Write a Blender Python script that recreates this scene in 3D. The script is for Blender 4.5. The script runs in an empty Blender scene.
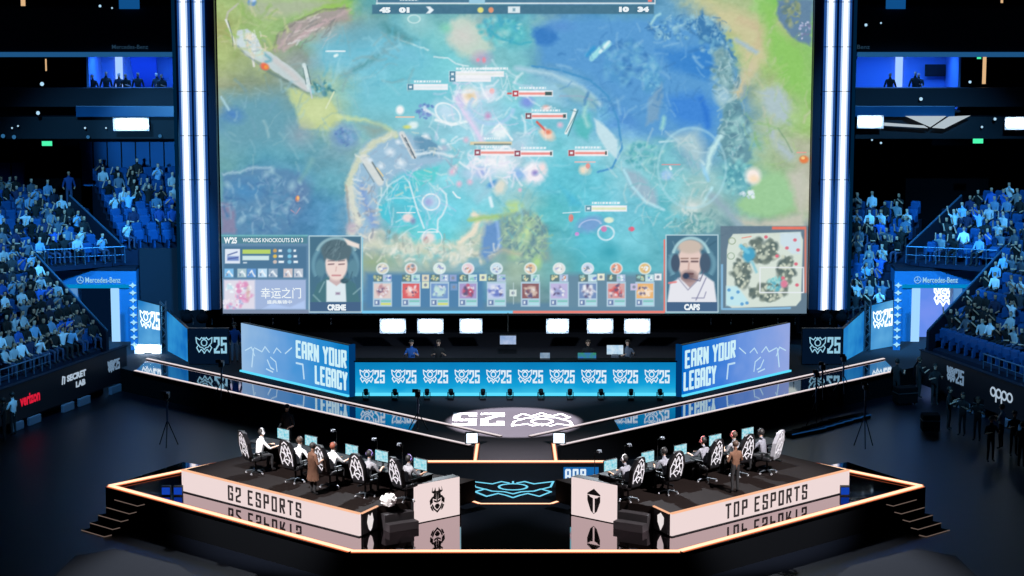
import bpy, bmesh, math, random
import numpy as np
from mathutils import Matrix, Vector
from math import pi, sin, cos, tan, atan2, radians, sqrt

SC = bpy.context.scene
COL = SC.collection
RND = random.Random(7)
HOT = 6.0
# ------------------------------------------------------------------ camera
F = 2400.0; CX = 515.5; CY = 288.0; TH = radians(9.8); CAMZ = 22.0
cd = bpy.data.cameras.new('camera'); cam = bpy.data.objects.new('camera', cd); COL.objects.link(cam)
cam.location = (0, 0, CAMZ); cam.rotation_euler = (pi / 2 - TH, 0, 0)
cd.sensor_width = 36; cd.lens = 36 * F / 1024; cd.shift_x = (512 - CX) / 1024
cd.clip_start = 1; cd.clip_end = 500
SC.camera = cam

def ray(px, py):
    a = (px - CX) / F; b = -(py - CY) / F
    return Vector((a, cos(TH) + b * sin(TH), -sin(TH) + b * cos(TH)))
def at(px, py, z):
    d = ray(px, py); t = (z - CAMZ) / d.z
    return Vector((d.x * t, d.y * t, z))
def atY(px, py, Y):
    d = ray(px, py); t = Y / d.y
    return Vector((d.x * t, Y, CAMZ + d.z * t))
def proj(p):
    x, y, z = p[0], p[1], p[2] - CAMZ
    dep = y * cos(TH) - z * sin(TH); up = y * sin(TH) + z * cos(TH)
    return CX + F * x / dep, CY - F * up / dep

# ------------------------------------------------------------------ materials
def lin(c):
    return tuple(((v / 255) / 12.92 if v / 255 <= 0.04045 else ((v / 255 + 0.055) / 1.055) ** 2.4) for v in c)
_m = {}
def mat(name, col=(128, 128, 128), rough=0.6, metal=0.0, spec=0.5, bump=0.0, bscale=40, var=0.0, vscale=3, alpha=1.0):
    if name in _m: return _m[name]
    m = bpy.data.materials.new(name); m.use_nodes = True; nt = m.node_tree; b = nt.nodes['Principled BSDF']
    c = lin(col)
    b.inputs['Base Color'].default_value = (*c, 1); b.inputs['Roughness'].default_value = rough
    b.inputs['Metallic'].default_value = metal; b.inputs['Specular IOR Level'].default_value = spec
    if alpha < 1: b.inputs['Alpha'].default_value = alpha
    tc = nt.nodes.new('ShaderNodeTexCoord')
    if var > 0:
        n = nt.nodes.new('ShaderNodeTexNoise'); n.inputs['Scale'].default_value = vscale; n.inputs['Detail'].default_value = 5
        nt.links.new(tc.outputs['Object'], n.inputs['Vector'])
        r = nt.nodes.new('ShaderNodeMix'); r.data_type = 'RGBA'
        r.inputs['A'].default_value = (*[v * (1 - var) for v in c], 1); r.inputs['B'].default_value = (*[min(1, v * (1 + var)) for v in c], 1)
        nt.links.new(n.outputs['Fac'], r.inputs['Factor']); nt.links.new(r.outputs['Result'], b.inputs['Base Color'])
    if bump > 0:
        n = nt.nodes.new('ShaderNodeTexNoise'); n.inputs['Scale'].default_value = bscale
        nt.links.new(tc.outputs['Object'], n.inputs['Vector'])
        bp = nt.nodes.new('ShaderNodeBump'); bp.inputs['Strength'].default_value = bump
        nt.links.new(n.outputs['Fac'], bp.inputs['Height']); nt.links.new(bp.outputs['Normal'], b.inputs['Normal'])
    _m[name] = m; return m
def emit(name, col, strength=1.0, col2=None, scale=1.0, vec=(1, 1, 1), detail=3):
    """self-lit LED surface; optional second colour through a noise pattern (the picture it plays)"""
    if name in _m: return _m[name]
    m = bpy.data.materials.new(name); m.use_nodes = True; nt = m.node_tree; nt.nodes.clear()
    e = nt.nodes.new('ShaderNodeEmission'); o = nt.nodes.new('ShaderNodeOutputMaterial')
    e.inputs['Color'].default_value = (*lin(col), 1); e.inputs['Strength'].default_value = strength
    nt.links.new(e.outputs[0], o.inputs[0])
    if col2:
        tc = nt.nodes.new('ShaderNodeTexCoord'); mp = nt.nodes.new('ShaderNodeMapping'); mp.inputs['Scale'].default_value = vec
        n = nt.nodes.new('ShaderNodeTexNoise'); n.inputs['Scale'].default_value = scale; n.inputs['Detail'].default_value = detail
        r = nt.nodes.new('ShaderNodeValToRGB'); r.color_ramp.elements[0].position = 0.35; r.color_ramp.elements[1].position = 0.68
        r.color_ramp.elements[0].color = (*lin(col), 1); r.color_ramp.elements[1].color = (*lin(col2), 1)
        nt.links.new(tc.outputs['Object'], mp.inputs[0]); nt.links.new(mp.outputs[0], n.inputs['Vector'])
        nt.links.new(n.outputs['Fac'], r.inputs[0]); nt.links.new(r.outputs[0], e.inputs['Color'])
    _m[name] = m; return m
def grad_emit(name, stops, axis='X', length=1.0, strength=1.0):
    """LED panel playing a simple colour ramp along one local axis"""
    if name in _m: return _m[name]
    m = bpy.data.materials.new(name); m.use_nodes = True; nt = m.node_tree; nt.nodes.clear()
    e = nt.nodes.new('ShaderNodeEmission'); o = nt.nodes.new('ShaderNodeOutputMaterial'); e.inputs['Strength'].default_value = strength
    tc = nt.nodes.new('ShaderNodeTexCoord'); sp = nt.nodes.new('ShaderNodeSeparateXYZ'); mm = nt.nodes.new('ShaderNodeMath'); mm.operation = 'DIVIDE'
    mm.inputs[1].default_value = length; r = nt.nodes.new('ShaderNodeValToRGB')
    ad = nt.nodes.new('ShaderNodeMath'); ad.operation = 'MULTIPLY_ADD'; n = nt.nodes.new('ShaderNodeTexNoise'); n.inputs['Scale'].default_value = 0.9
    ad.inputs[1].default_value = 0.35
    sb = nt.nodes.new('ShaderNodeMath'); sb.operation = 'SUBTRACT'; sb.inputs[1].default_value = 0.175
    cr = r.color_ramp
    while len(cr.elements) < len(stops): cr.elements.new(0.5)
    for el, (p, c) in zip(cr.elements, stops): el.position = p; el.color = (*lin(c), 1)
    nt.links.new(tc.outputs['Object'], sp.inputs[0]); nt.links.new(sp.outputs[axis], mm.inputs[0])
    nt.links.new(tc.outputs['Object'], n.inputs['Vector']); nt.links.new(n.outputs['Fac'], ad.inputs[0]); nt.links.new(mm.outputs[0], ad.inputs[2])
    nt.links.new(ad.outputs[0], sb.inputs[0]); nt.links.new(sb.outputs[0], r.inputs[0]); nt.links.new(r.outputs[0], e.inputs['Color'])
    nt.links.new(e.outputs[0], o.inputs[0]); _m[name] = m; return m
def objcolor_mat(name, rough=0.8):
    m = bpy.data.materials.new(name); m.use_nodes = True; nt = m.node_tree; b = nt.nodes['Principled BSDF']
    oi = nt.nodes.new('ShaderNodeObjectInfo'); nt.links.new(oi.outputs['Color'], b.inputs['Base Color']); b.inputs['Roughness'].default_value = rough
    _m[name] = m; return m

# ------------------------------------------------------------------ mesh helpers
def mesh_of(bm, name, mats, smooth=False):
    me = bpy.data.meshes.new(name); bm.normal_update(); bm.to_mesh(me); bm.free()
    for m in (mats if isinstance(mats, (list, tuple)) else [mats]): me.materials.append(m)
    if smooth:
        for p in me.polygons: p.use_smooth = True
    return me
def link(name, me, parent=None, mtx=None):
    o = bpy.data.objects.new(name, me); COL.objects.link(o)
    if parent: o.parent = parent
    if mtx is not None: o.matrix_local = mtx
    return o
def tag(o, label, cat, group=None, kind=None):
    if label: o['label'] = label
    if cat: o['category'] = cat
    if group: o['group'] = group
    if kind: o['kind'] = kind
    return o
def M(p, a=0.0): return Matrix.Translation(Vector(p)) @ Matrix.Rotation(a, 4, 'Z')
def MAB(A, B):
    """frame with x from A to B (left to right seen from the front, front = -y)"""
    return M(A, atan2(B[1] - A[1], B[0] - A[0])), (Vector(B) - Vector(A)).to_2d().length
def thing(name, label, cat, mtx, group=None):
    o = bpy.data.objects.new(name, None); COL.objects.link(o); o.matrix_world = mtx; o.empty_display_size = 0.2
    return tag(o, label, cat, group)
def part(name, bm, m, parent, smooth=False, mtx=None, label=None):
    o = link(name, mesh_of(bm, name, m, smooth), parent, mtx)
    if label: o['label'] = label
    return o
def one(name, bm, m, mtx, label, cat, group=None, smooth=False):
    return tag(link(name, mesh_of(bm, name, m, smooth), None, mtx), label, cat, group)
def struct(name, bm, m, mtx=None, smooth=False):
    return tag(link(name, mesh_of(bm, name, m, smooth), None, mtx), None, None, None, 'structure')
def setmi(bm, fs, mi):
    for f in fs: f.material_index = mi
def box(bm, x0, x1, y0, y1, z0, z1, mtx=None, mi=0, bev=0.0):
    vs = [bm.verts.new((x, y, z)) for z in (z0, z1) for x, y in ((x0, y0), (x1, y0), (x1, y1), (x0, y1))]
    idx = [(3, 2, 1, 0), (4, 5, 6, 7), (0, 1, 5, 4), (1, 2, 6, 5), (2, 3, 7, 6), (3, 0, 4, 7)]
    fs = [bm.faces.new([vs[i] for i in t]) for t in idx]
    if bev > 0:
        es = list({e for f in fs for e in f.edges})
        r = bmesh.ops.bevel(bm, geom=es, offset=bev, segments=2, affect='EDGES', profile=0.5)
        fs = list({f for f in r['faces']} | {f for f in fs if f.is_valid}); vs = list({v for f in fs for v in f.verts})
    if mtx is not None: bmesh.ops.transform(bm, matrix=mtx, verts=[v for v in vs if v.is_valid])
    setmi(bm, fs, mi); return fs
def tube(bm, p0, p1, r, n=8, r1=None, mi=0, caps=True):
    p0 = Vector(p0); p1 = Vector(p1); d = (p1 - p0)
    if d.length < 1e-6: return
    z = d.normalized(); x = z.orthogonal().normalized(); y = z.cross(x); r1 = r if r1 is None else r1
    a = [bm.verts.new(p0 + x * r * cos(2 * pi * i / n) + y * r * sin(2 * pi * i / n)) for i in range(n)]
    b = [bm.verts.new(p1 + x * r1 * cos(2 * pi * i / n) + y * r1 * sin(2 * pi * i / n)) for i in range(n)]
    fs = [bm.faces.new((a[i], a[(i + 1) % n], b[(i + 1) % n], b[i])) for i in range(n)]
    if caps: fs += [bm.faces.new(a[::-1]), bm.faces.new(b)]
    setmi(bm, fs, mi)
def pathtube(bm, pts, r, n=6, mi=0):
    for a, b in zip(pts, pts[1:]): tube(bm, a, b, r, n, mi=mi)
def prism(bm, pts, z0, z1, mi=0, mi_side=None):
    """pts: plan polygon, counter-clockwise"""
    area = sum(a[0] * b[1] - b[0] * a[1] for a, b in zip(pts, list(pts[1:]) + [pts[0]]))
    if area < 0: pts = list(pts)[::-1]
    a = [bm.verts.new((p[0], p[1], z0)) for p in pts]; b = [bm.verts.new((p[0], p[1], z1)) for p in pts]; n = len(pts)
    f = [bm.faces.new(a[::-1]), bm.faces.new(b)]; setmi(bm, f, mi)
    s = [bm.faces.new((a[i], a[(i + 1) % n], b[(i + 1) % n], b[i])) for i in range(n)]; setmi(bm, s, mi if mi_side is None else mi_side)
def ball(bm, c, r, sc=(1, 1, 1), u=10, v=7, mi=0):
    r0 = bmesh.ops.create_uvsphere(bm, u_segments=u, v_segments=v, radius=r, matrix=Matrix.Translation(Vector(c)) @ Matrix.Diagonal((*sc, 1)))
    setmi(bm, {f for w in r0['verts'] for f in w.link_faces}, mi)
PC = [0]
def plate(bm, pts, y=0.0, d=0.01, mi=0):
    """flat shape in the x-z plane, front towards -y"""
    PC[0] += 1; d = d + (PC[0] % 9) * .0007
    area = sum(a[0] * b[1] - b[0] * a[1] for a, b in zip(pts, list(pts[1:]) + [pts[0]]))
    if area < 0: pts = list(pts)[::-1]
    a = [bm.verts.new((p[0], y - d, p[1])) for p in pts]; b = [bm.verts.new((p[0], y, p[1])) for p in pts]; n = len(pts)
    setmi(bm, [bm.faces.new(a)] + [bm.faces.new((a[i], b[i], b[(i + 1) % n], a[(i + 1) % n])) for i in range(n)], mi)
def stroke(bm, pts, w, y=0.0, d=0.01, closed=False, mi=0):
    pts = [Vector((p[0], p[1])) for p in pts]
    if closed: pts = pts + [pts[0]]
    for a, b in zip(pts, pts[1:]):
        t = (b - a)
        if t.length < 1e-6: continue
        t.normalize(); n = Vector((-t.y, t.x)) * w / 2; e = t * w * 0.3
        plate(bm, [a - e - n, b + e - n, b + e + n, a - e + n], y, d, mi)
def text(bm, s, x, z, w, h, y=0.0, d=0.01, bold=0.03, mi=0, anchor='L', mtx=None):
    """lettering in the x-z plane, stretched to w by h, lower left (or centre) at x, z"""
    cu = bpy.data.curves.new('t', 'FONT'); cu.body = s; cu.offset = bold; cu.resolution_u = 3
    ob = bpy.data.objects.new('t', cu); COL.objects.link(ob)
    dg = bpy.context.evaluated_depsgraph_get(); me = bpy.data.meshes.new_from_object(ob.evaluated_get(dg))
    xs = [v.co.x for v in me.vertices]; ys = [v.co.y for v in me.vertices]
    x0, x1, y0, y1 = min(xs), max(xs), min(ys), max(ys)
    if anchor == 'C': x -= w / 2; z -= h / 2
    vs = [bm.verts.new((x + (v.co.x - x0) / (x1 - x0) * w, y - d, z + (v.co.y - y0) / (y1 - y0) * h)) for v in me.vertices]
    fs = []
    for p in me.polygons:
        try: fs.append(bm.faces.new([vs[i] for i in p.vertices]))
        except ValueError: pass
    bmesh.ops.recalc_face_normals(bm, faces=fs)
    if fs and sum(f.normal.y * f.calc_area() for f in fs) > 0: bmesh.ops.reverse_faces(bm, faces=fs)
    setmi(bm, fs, mi)
    if mtx is not None: bmesh.ops.transform(bm, matrix=mtx, verts=vs)
    bpy.data.objects.remove(ob); bpy.data.curves.remove(cu); bpy.data.meshes.remove(me)
GL = {'A': [[(0, 0), (0, .88), (.12, 1), (.88, 1), (1, .88), (1, 0)], [(0, .42), (1, .42)]], 'C': [[(1, .7), (1, 1), (0, 1), (0, 0), (1, 0), (1, .3)]],
 'E': [[(1, 1), (0, 1), (0, 0), (1, 0)], [(0, .52), (.8, .52)]], 'G': [[(1, .72), (1, 1), (0, 1), (0, 0), (1, 0), (1, .46), (.55, .46)]], 'L': [[(0, 1), (0, 0), (1, 0)]],
 'N': [[(0, 0), (0, 1), (1, 0), (1, 1)]], 'O': [[(0, 0), (0, 1), (1, 1), (1, 0), (0, 0)]], 'P': [[(0, 0), (0, 1), (1, 1), (1, .48), (0, .48)]], 'R': [[(0, 0), (0, 1), (1, 1), (1, .52), (0, .52)], [(.45, .5), (1, 0)]],
 'S': [[(1, .72), (1, 1), (0, 1), (0, .54), (1, .46), (1, 0), (0, 0), (0, .28)]], 'T': [[(-.1, 1), (1.1, 1)], [(.5, 1), (.5, 0)]], 'U': [[(0, 1), (0, 0), (1, 0), (1, 1)]], 'Y': [[(-.05, 1), (.5, .5), (1.05, 1)], [(.5, .5), (.5, 0)]],
 '2': [[(0, .72), (0, 1), (1, 1), (1, .52), (0, .3), (0, 0), (1, 0)]]}
def block(bm, s, x, z, w, h, t, y=0.0, d=0.01, mi=0, gap=.34):
    """heavy condensed capitals built from bars"""
    n = sum(.55 if c == ' ' else 1 for c in s); cell = w / (n - gap * .5); gw = cell * (1 - gap) - t * .2; X = x
    for c in s:
        if c == ' ': X += cell * .55; continue
        for L in GL[c]:
            # trim the corners so that strokes meet flush
            stroke(bm, [(X + t / 2 + a * (gw - t * .4), z + t / 2 + b * (h - t)) for a, b in L], t, y, d, mi=mi)
        X += cell
def words(s, x, z, w, h, t, y, d, m, parent, gap=.34):
    """each word of a line as a part of its own"""
    n = sum(.55 if c == ' ' else 1 for c in s); cell = w / (n - gap * .5); X = x
    for wd_ in s.split(' '):
        bm = bmesh.new(); k = len(wd_); block(bm, wd_, X, z, cell * (k - gap * .5), h, t, y, d, 0, gap); part('lettering', bm, m, parent); X += cell * (k + .55)
def arc(cx, cz, rx, rz, a0=0, a1=360, n=16):
    return [(cx + rx * cos(radians(a0 + (a1 - a0) * i / n)), cz + rz * sin(radians(a0 + (a1 - a0) * i / n))) for i in range(n + 1)]
def cup_logo(bm, cx, cz, w, h, t, y=0.0, d=0.01, flip=False, mi=0, small=False):
    """winged shield outline with a swirl disc: the event's mark"""
    s = -1 if flip else 1
    def T(p, m): return (cx + m * p[0] * w / 2, cz + s * p[1] * h / 2)
    for m in (-1, 1):
        for L in ([(0.1, .78), (.28, .95), (.5, .66), (.97, .95), (.9, .3), (.68, .02), (.9, -.3), (.62, -.85), (.35, -.5), (.16, -.72), (0, -1)],
                  [(.78, .62), (.55, .12), (.42, .4)], [(.1, -.15), (.35, -.1), (.66, -.6)], [(0, -.55), (.2, -.3), (.5, -.22), (.66, .02)], [(.42, .4), (.5, .66)]):
            if small and (L[0][1] in (.62, -.15, .4)): continue
            stroke(bm, [T(p, m) for p in L], t, y, d, mi=mi)
    stroke(bm, [T((p[0], p[1]), 1) for p in arc(0, .3, .34, .38)], t, y, d, mi=mi)
    if not small: stroke(bm, [T((p[0], p[1]), 1) for p in arc(0.03, .3, .14, .16, 30, 300, 8)], t, y, d, mi=mi)
    stroke(bm, [T((0, .7), 1), T((0, .95), 1)], t, y, d, mi=mi)
def digits25(bm, x, z, w, h, y=0.0, d=0.01, mi=0, flip=False):
    """condensed squared 25 in plates"""
    t = w * 0.15; g = w * 0.46
    def P(r, x0): 
        pts = [(r[0], r[1]), (r[2], r[1]), (r[2], r[3]), (r[0], r[3])]
        q = []
        for a, b in pts:
            X = x0 + a * g; Z = b * h
            if flip: X, Z = w - X, h - Z
            q.append((x + X, z + Z))
        plate(bm, q, y, d, mi)
    k = t / g; v = 0.15
    for r in ((0, 1 - v, 1, 1), (1 - k, .5, 1, 1), (0, .68, k, 1), (0, 0, 1, v), (0, v, k, .3)): P(r, 0)
    q = [(1 - k, .55), (1, .55), (k, .14), (0, .14)]
    pts = []
    for a, b in q:
        X = a * g; Z = b * h
        if flip: X, Z = w - X, h - Z
        pts.append((x + X, z + Z))
    plate(bm, pts, y, d, mi)
    x0 = w - g
    for r in ((0, 1 - v, 1, 1), (0, .45, k, 1), (0, .5, 1, .5 + v), (1 - k, 0, 1, .6), (0, 0, 1, v), (0, 0, k, .3)): P(r, x0)
BM = bmesh.new
# ------------------------------------------------------------------ palette
black = mat('black plastic', (14, 15, 18), 0.5, spec=0.4)
matte = mat('matte black', (6, 8, 12), 0.9, spec=0.06)
navy = mat('navy paint', (10, 22, 40), 0.7, spec=0.3, var=0.25, vscale=0.7)
steel = mat('brushed steel', (120, 130, 140), 0.35, 0.9)
warm_led = emit('warm white LED strip', (255, 214, 176), 1.5)
orange_led = emit('orange LED diffuser', (255, 128, 78), 0.85)
white_led = emit('white LED', (225, 240, 255), 2.6)
cool_strip = emit('cool LED strip', (240, 228, 230), 1.05)
cyan_led = emit('cyan LED', (60, 190, 245), 1.0)
white_text = emit('white LED lettering', (225, 240, 250), 1.0)
Z1 = 1.0; ZP = 1.75

def mx(p): return Vector((-p[0], p[1], p[2]))
def strip(name, A, B, w, h, mats, label, cat='light strip', group=None, z=None):
    """LED profile between two points on a floor: black channel, orange-tinted diffuser, bright core"""
    m, L = MAB(A, B)
    t = thing(name, label, cat, m, group)
    bm = BM(); box(bm, 0, L, -w / 2, w / 2, 0, h * 0.55); part('channel', bm, black, t)
    bm = BM(); box(bm, 0, L, -w * .46, w * .46, h * 0.55, h * .8); part('glow_rim', bm, mats[0], t)  # wider rim whose colour stands in for the glow around the core
    bm = BM(); box(bm, 0, L, -w * .3, w * .3, h * 0.8, h); part('glowing_core', bm, mats[1], t)
    return t

# ------------------------------------------------------------------ floors
bm = BM(); box(bm, -60, 60, 40, 130, -0.3, 0); struct('floor', bm, mat('arena floor', (6, 10, 19), 0.38, spec=0.28, var=0.35, vscale=0.25))
stage_pts = [at(351, 553.5, Z1), at(105.4, 487, Z1), at(296, 447.5, Z1), at(425, 462, Z1)]
stage = [(p.x, p.y) for p in stage_pts]; stage = stage + [(-p[0], p[1]) for p in stage[::-1]]
gloss = mat('mirror black stage acrylic', (178, 160, 165), 0.035, 1.0)
_b = gloss.node_tree.nodes['Principled BSDF']
stage_top = mat('matte black stage floor', (5, 8, 14), .9, spec=.02, var=.3, vscale=.8)
bm = BM(); prism(bm, stage, 0.0, Z1 - .004, mi=1, mi_side=0)
struct('floor_stage', bm, [matte, stage_top])
for s in (-1, 1):   # mirror-black apron in front of each podium
    ap = [stage_pts[1], stage_pts[0] , at(461, 553.5, Z1), at(461, 513, Z1), at(412, 500, Z1), at(183, 462, Z1)]
    if s > 0: ap = [Vector((-p.x, p.y, p.z)) for p in ap]
    bm = BM(); prism(bm, [(p.x, p.y) for p in ap], Z1 - .006, Z1); struct('floor_apron', bm, gloss)
# raised rear floor with the two diverging walkways
LA, LB = at(135, 371.5, Z1), at(470, 446, Z1)      # outer (near) walkway edge
UA, UB = at(147, 359.5, Z1), at(501, 437, Z1)        # inner (far) walkway edge
back = [at(118, 367.5, Z1), LB, at(474, 446, Z1)]
back = [(p.x, p.y) for p in back]
bridge_y0 = stage_pts[3].y
pl = back + [(back[2][0], bridge_y0)]
poly = [(-19.5, 109.5)] + pl + [(-x, y) for x, y in pl[::-1]] + [(19.5, 109.5)]
bm = BM(); prism(bm, poly, 0.001, Z1 - 0.004, mi_side=1); struct('floor_rear', bm, [mat('rear stage floor', (62, 60, 66), 0.8, spec=0.03, var=0.12, vscale=0.6), matte])
lane_m = mat('glossy walkway floor', (165, 165, 175), 0.05, 1.0)
for s in (-1, 1):
    A = [Vector(p) for p in (LA, LA.lerp(LB, .84), UA.lerp(UB, .79), UA)]
    if s > 0: A = [mx(p) for p in A]
    bm = BM(); prism(bm, [(p.x, p.y) for p in A], Z1 - 0.003, Z1 + 0.004); struct('floor_walkway', bm, lane_m)
# walkway edge lights
side = {-1: 'left', 1: 'right'}
for s in (-1, 1):
    for k, (A, B) in enumerate(((LA, LB), (UA, UB))):
        if s > 0: A, B = mx(B), mx(A)
        A = Vector((A.x, A.y, Z1 + 0.004)); B = Vector((B.x, B.y, Z1 + 0.004))
        strip('walkway_light_strip', A, B, 0.17 if k == 0 else 0.17, 0.06, (emit('pale diffuser', (205, 185, 188), 0.85), cool_strip),
              'thin white light strip on the %s edge of the %s-hand glossy walkway' % (('near', 'far')[k], side[s]))
# bridge edges
for s in (-1, 1):
    A = at(475.0, 463, Z1); B = at(477.5, 444, Z1); A.y += .12
    if s > 0: A, B = mx(A), mx(B)
    strip('bridge_light_strip', A, B, 0.16, 0.05, (orange_led, warm_led), 'orange light strip along the %s side of the short bridge' % side[s])
    p = at(472, 444, Z1); p.x *= -s * 1.0 if s < 0 else -1
    p = at(472 if s < 0 else 559, 445.5, Z1)
    t = thing('blinder_light', 'square white floodlight at the %s corner of the short bridge' % side[s], 'stage light', M(p, radians(-8 * s)), )
    bm = BM(); box(bm, -.24, .24, 0, .14, .06, .5, bev=.02); part('housing', bm, black, t)
    bm = BM(); box(bm, -.2, .2, -.015, .01, .1, .46); part('lamp_face', bm, white_led, t)
    bm = BM(); box(bm, -.26, -.24, .03, .1, 0, .35); box(bm, .24, .26, .03, .1, 0, .35); part('yoke', bm, steel, t)
# stage outline strips
names = [('front', 0, 0), ('side', 0, 1), ('back', 1, 2)]
o = [Vector((p[0], p[1], Z1)) for p in stage]
w = 0.36
strip('stage_edge_light', o[0] + Vector((0, .12, 0)), o[7] + Vector((0, .12, 0)), w, .06, (orange_led, warm_led), 'glowing warm strip along the straight front edge of the stage', 'light strip')
for s in (-1, 1):
    A, B = o[1] + Vector((.16, 0, 0)), o[0] + Vector((.0, .14, 0))
    C_, D_ = o[1] + Vector((.16, 0, 0)), o[2] + Vector((0, -.12, 0))
    if s > 0: A, B, C_, D_ = mx(B), mx(A), mx(D_), mx(C_)
    strip('stage_edge_light', A, B, w, .06, (orange_led, warm_led), 'glowing warm strip on the front %s diagonal edge of the stage' % side[s])
    strip('stage_edge_light', C_, D_, w, .06, (orange_led, warm_led), 'glowing warm strip on the rear %s edge of the stage beside the podium' % side[s])
A = at(425, 462, Z1) + Vector((0, -.1, 0)); B = mx(A)
strip('stage_edge_light', A, B, w, .06, (orange_led, warm_led), 'glowing warm strip across the back of the stage at the bridge')
# inset strips in front of the floor emblem
q = [at(458, 496.5, Z1), at(480, 504, Z1)]
strip('floor_light_strip', q[0], q[1], .18, .02, (orange_led, warm_led), 'short slanted glowing strip left of the blue floor emblem')
strip('floor_light_strip', mx(q[1]), mx(q[0]), .18, .02, (orange_led, warm_led), 'short slanted glowing strip right of the blue floor emblem')
strip('floor_light_strip', q[1], mx(q[1]), .18, .02, (orange_led, warm_led), 'straight glowing strip just in front of the blue floor emblem')
def flat(bm):  # lay a front-facing (xz) drawing on the ground, top of the drawing pointing away from the viewer
    bmesh.ops.transform(bm, matrix=Matrix.Rotation(-pi / 2, 4, 'X'), verts=bm.verts)
# cyan emblem in the stage floor
c0 = at(513, 489.5, Z1); bm = BM(); wd = (at(555, 489, Z1) - at(471, 489, Z1)).x; hd = (at(513, 481.5, Z1) - at(513, 498, Z1)).y
cup_logo(bm, 0, 0, wd, hd, .07, 0, .012, small=True); flat(bm)
one('floor_emblem', bm, emit('cyan floor LED', (120, 215, 245), 1.1), M(c0 + Vector((0, 0, .001))), 'glowing blue winged emblem drawn in the middle of the stage floor', 'floor emblem')
# projected emblem and numerals, light painted as white decals under one spot lamp
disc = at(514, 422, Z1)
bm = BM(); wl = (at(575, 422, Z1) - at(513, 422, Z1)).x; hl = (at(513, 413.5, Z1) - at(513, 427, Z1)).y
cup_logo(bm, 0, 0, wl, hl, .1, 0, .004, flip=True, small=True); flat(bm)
wm = mat('white projected light', (250, 250, 252), 0.7)
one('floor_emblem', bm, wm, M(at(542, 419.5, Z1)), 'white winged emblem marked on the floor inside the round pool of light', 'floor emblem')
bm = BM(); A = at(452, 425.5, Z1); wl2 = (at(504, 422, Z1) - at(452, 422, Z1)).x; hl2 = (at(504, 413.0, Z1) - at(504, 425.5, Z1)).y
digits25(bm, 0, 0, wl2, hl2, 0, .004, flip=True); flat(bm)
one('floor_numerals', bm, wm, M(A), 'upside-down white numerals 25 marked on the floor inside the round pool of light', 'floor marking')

# side steps of the stage
for s in (-1, 1):
    e0, e1 = Vector((*stage[0], 0)), Vector((*stage[1], 0))
    if s > 0: e0, e1 = mx(e0), mx(e1)
    ed = (e0 - e1).normalized(); out = Vector((ed.y, -ed.x, 0));
    if out.y > 0: out = -out
    base = e1 + ed * 1.0
    t = thing('stage_steps', 'black stage steps with lit edges off the front %s side of the stage' % side[s], 'steps', Matrix.Translation(base))
    for k in range(5):
        z = Z1 - .2 * (k + 1) + .0
        a = ed * 1.25
        off0 = out * (.36 * k + .04) ; off1 = out * (.36 * (k + 1) + .04)
        bm = BM(); prism(bm, [tuple((off0)[:2]), tuple((off0 + a)[:2]), tuple((off1 + a)[:2]), tuple((off1)[:2])], -0.0, max(z, .02)); part('tread', bm, matte, t)
        bm = BM(); n0 = off1; n1 = off1 + a
        zz = max(z, .02)
        tube(bm, (n0.x, n0.y, zz), (n1.x, n1.y, zz), .016, 5); r0 = n1 - out * .3
        tube(bm, (n1.x, n1.y, zz), (r0.x, r0.y, zz), .016, 5)
        part('nosing_strip', bm, emit('dim nosing LED', (150, 128, 118), 0.45), t)
# carpet seen at the foot of the frame
for s in (-1, 1):
    pts = [at(40, 590, 0), at(75, 556, 0), at(115, 549, 0), at(180, 566, 0), at(215, 590, 0)]
    if s > 0: pts = [mx(p) for p in pts]
    bm = BM(); prism(bm, [(p.x, p.y) for p in pts], 0.0, .012)
    one('carpet_runner', bm, mat('grey carpet', (66, 68, 76), 0.95, spec=.1, bump=.2, bscale=90), None, 'grey carpet on the floor below the %s stage steps' % side[s], 'carpet')

# ------------------------------------------------------------------ team podiums
P0, P1, P2 = at(183.5, 470, ZP), at(361, 514, ZP), at(377, 506.5, ZP)
ud = (P1 - P0).normalized(); vd = Vector((-ud.y, ud.x, 0))
LEDW = emit('pale LED banner', (246, 224, 222), 0.93)
dark_text = mat('black banner print', (12, 8, 10), 0.6)
def g2(bm, cx, cz, k, y=0, d=.01):
    for m in (-1, 1):
        def T(L): return [(cx + m * a * k, cz + b * k) for a, b in L]
        plate(bm, T([(.12, .95), (.34, .75), (.42, .45), (.6, .4), (.62, -.1), (.5, -.2), (.5, .25), (.12, .1)]), y, d)
        plate(bm, T([(.2, 1.25), (.3, 1.0), (.52, .9), (.5, 1.3), (.62, .85), (.4, .7), (.15, .9)]), y, d)
        plate(bm, T([(.62, .35), (.85, .1), (.8, -.35), (.6, -.2)]), y, d)
        plate(bm, T([(.08, -.02), (.4, .12), (.38, -.05), (.1, -.2)]), y, d)
        plate(bm, T([(.5, -.28), (.62, -.3), (.45, -.75), (.0, -1.15), (.0, -.95), (.3, -.7)]), y, d)
        plate(bm, T([(.0, -.3), (.14, -.3), (.3, -.5), (.12, -.75), (0, -.8)]), y, d)
        plate(bm, T([(.62, -.4), (.78, -.5), (.6, -.85), (.42, -.95)]), y, d)
    plate(bm, [(cx - .1 * k, cz + .9 * k), (cx + .1 * k, cz + .9 * k), (cx + .05 * k, cz - .2 * k), (cx - .05 * k, cz - .2 * k)], y, d)
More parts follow.
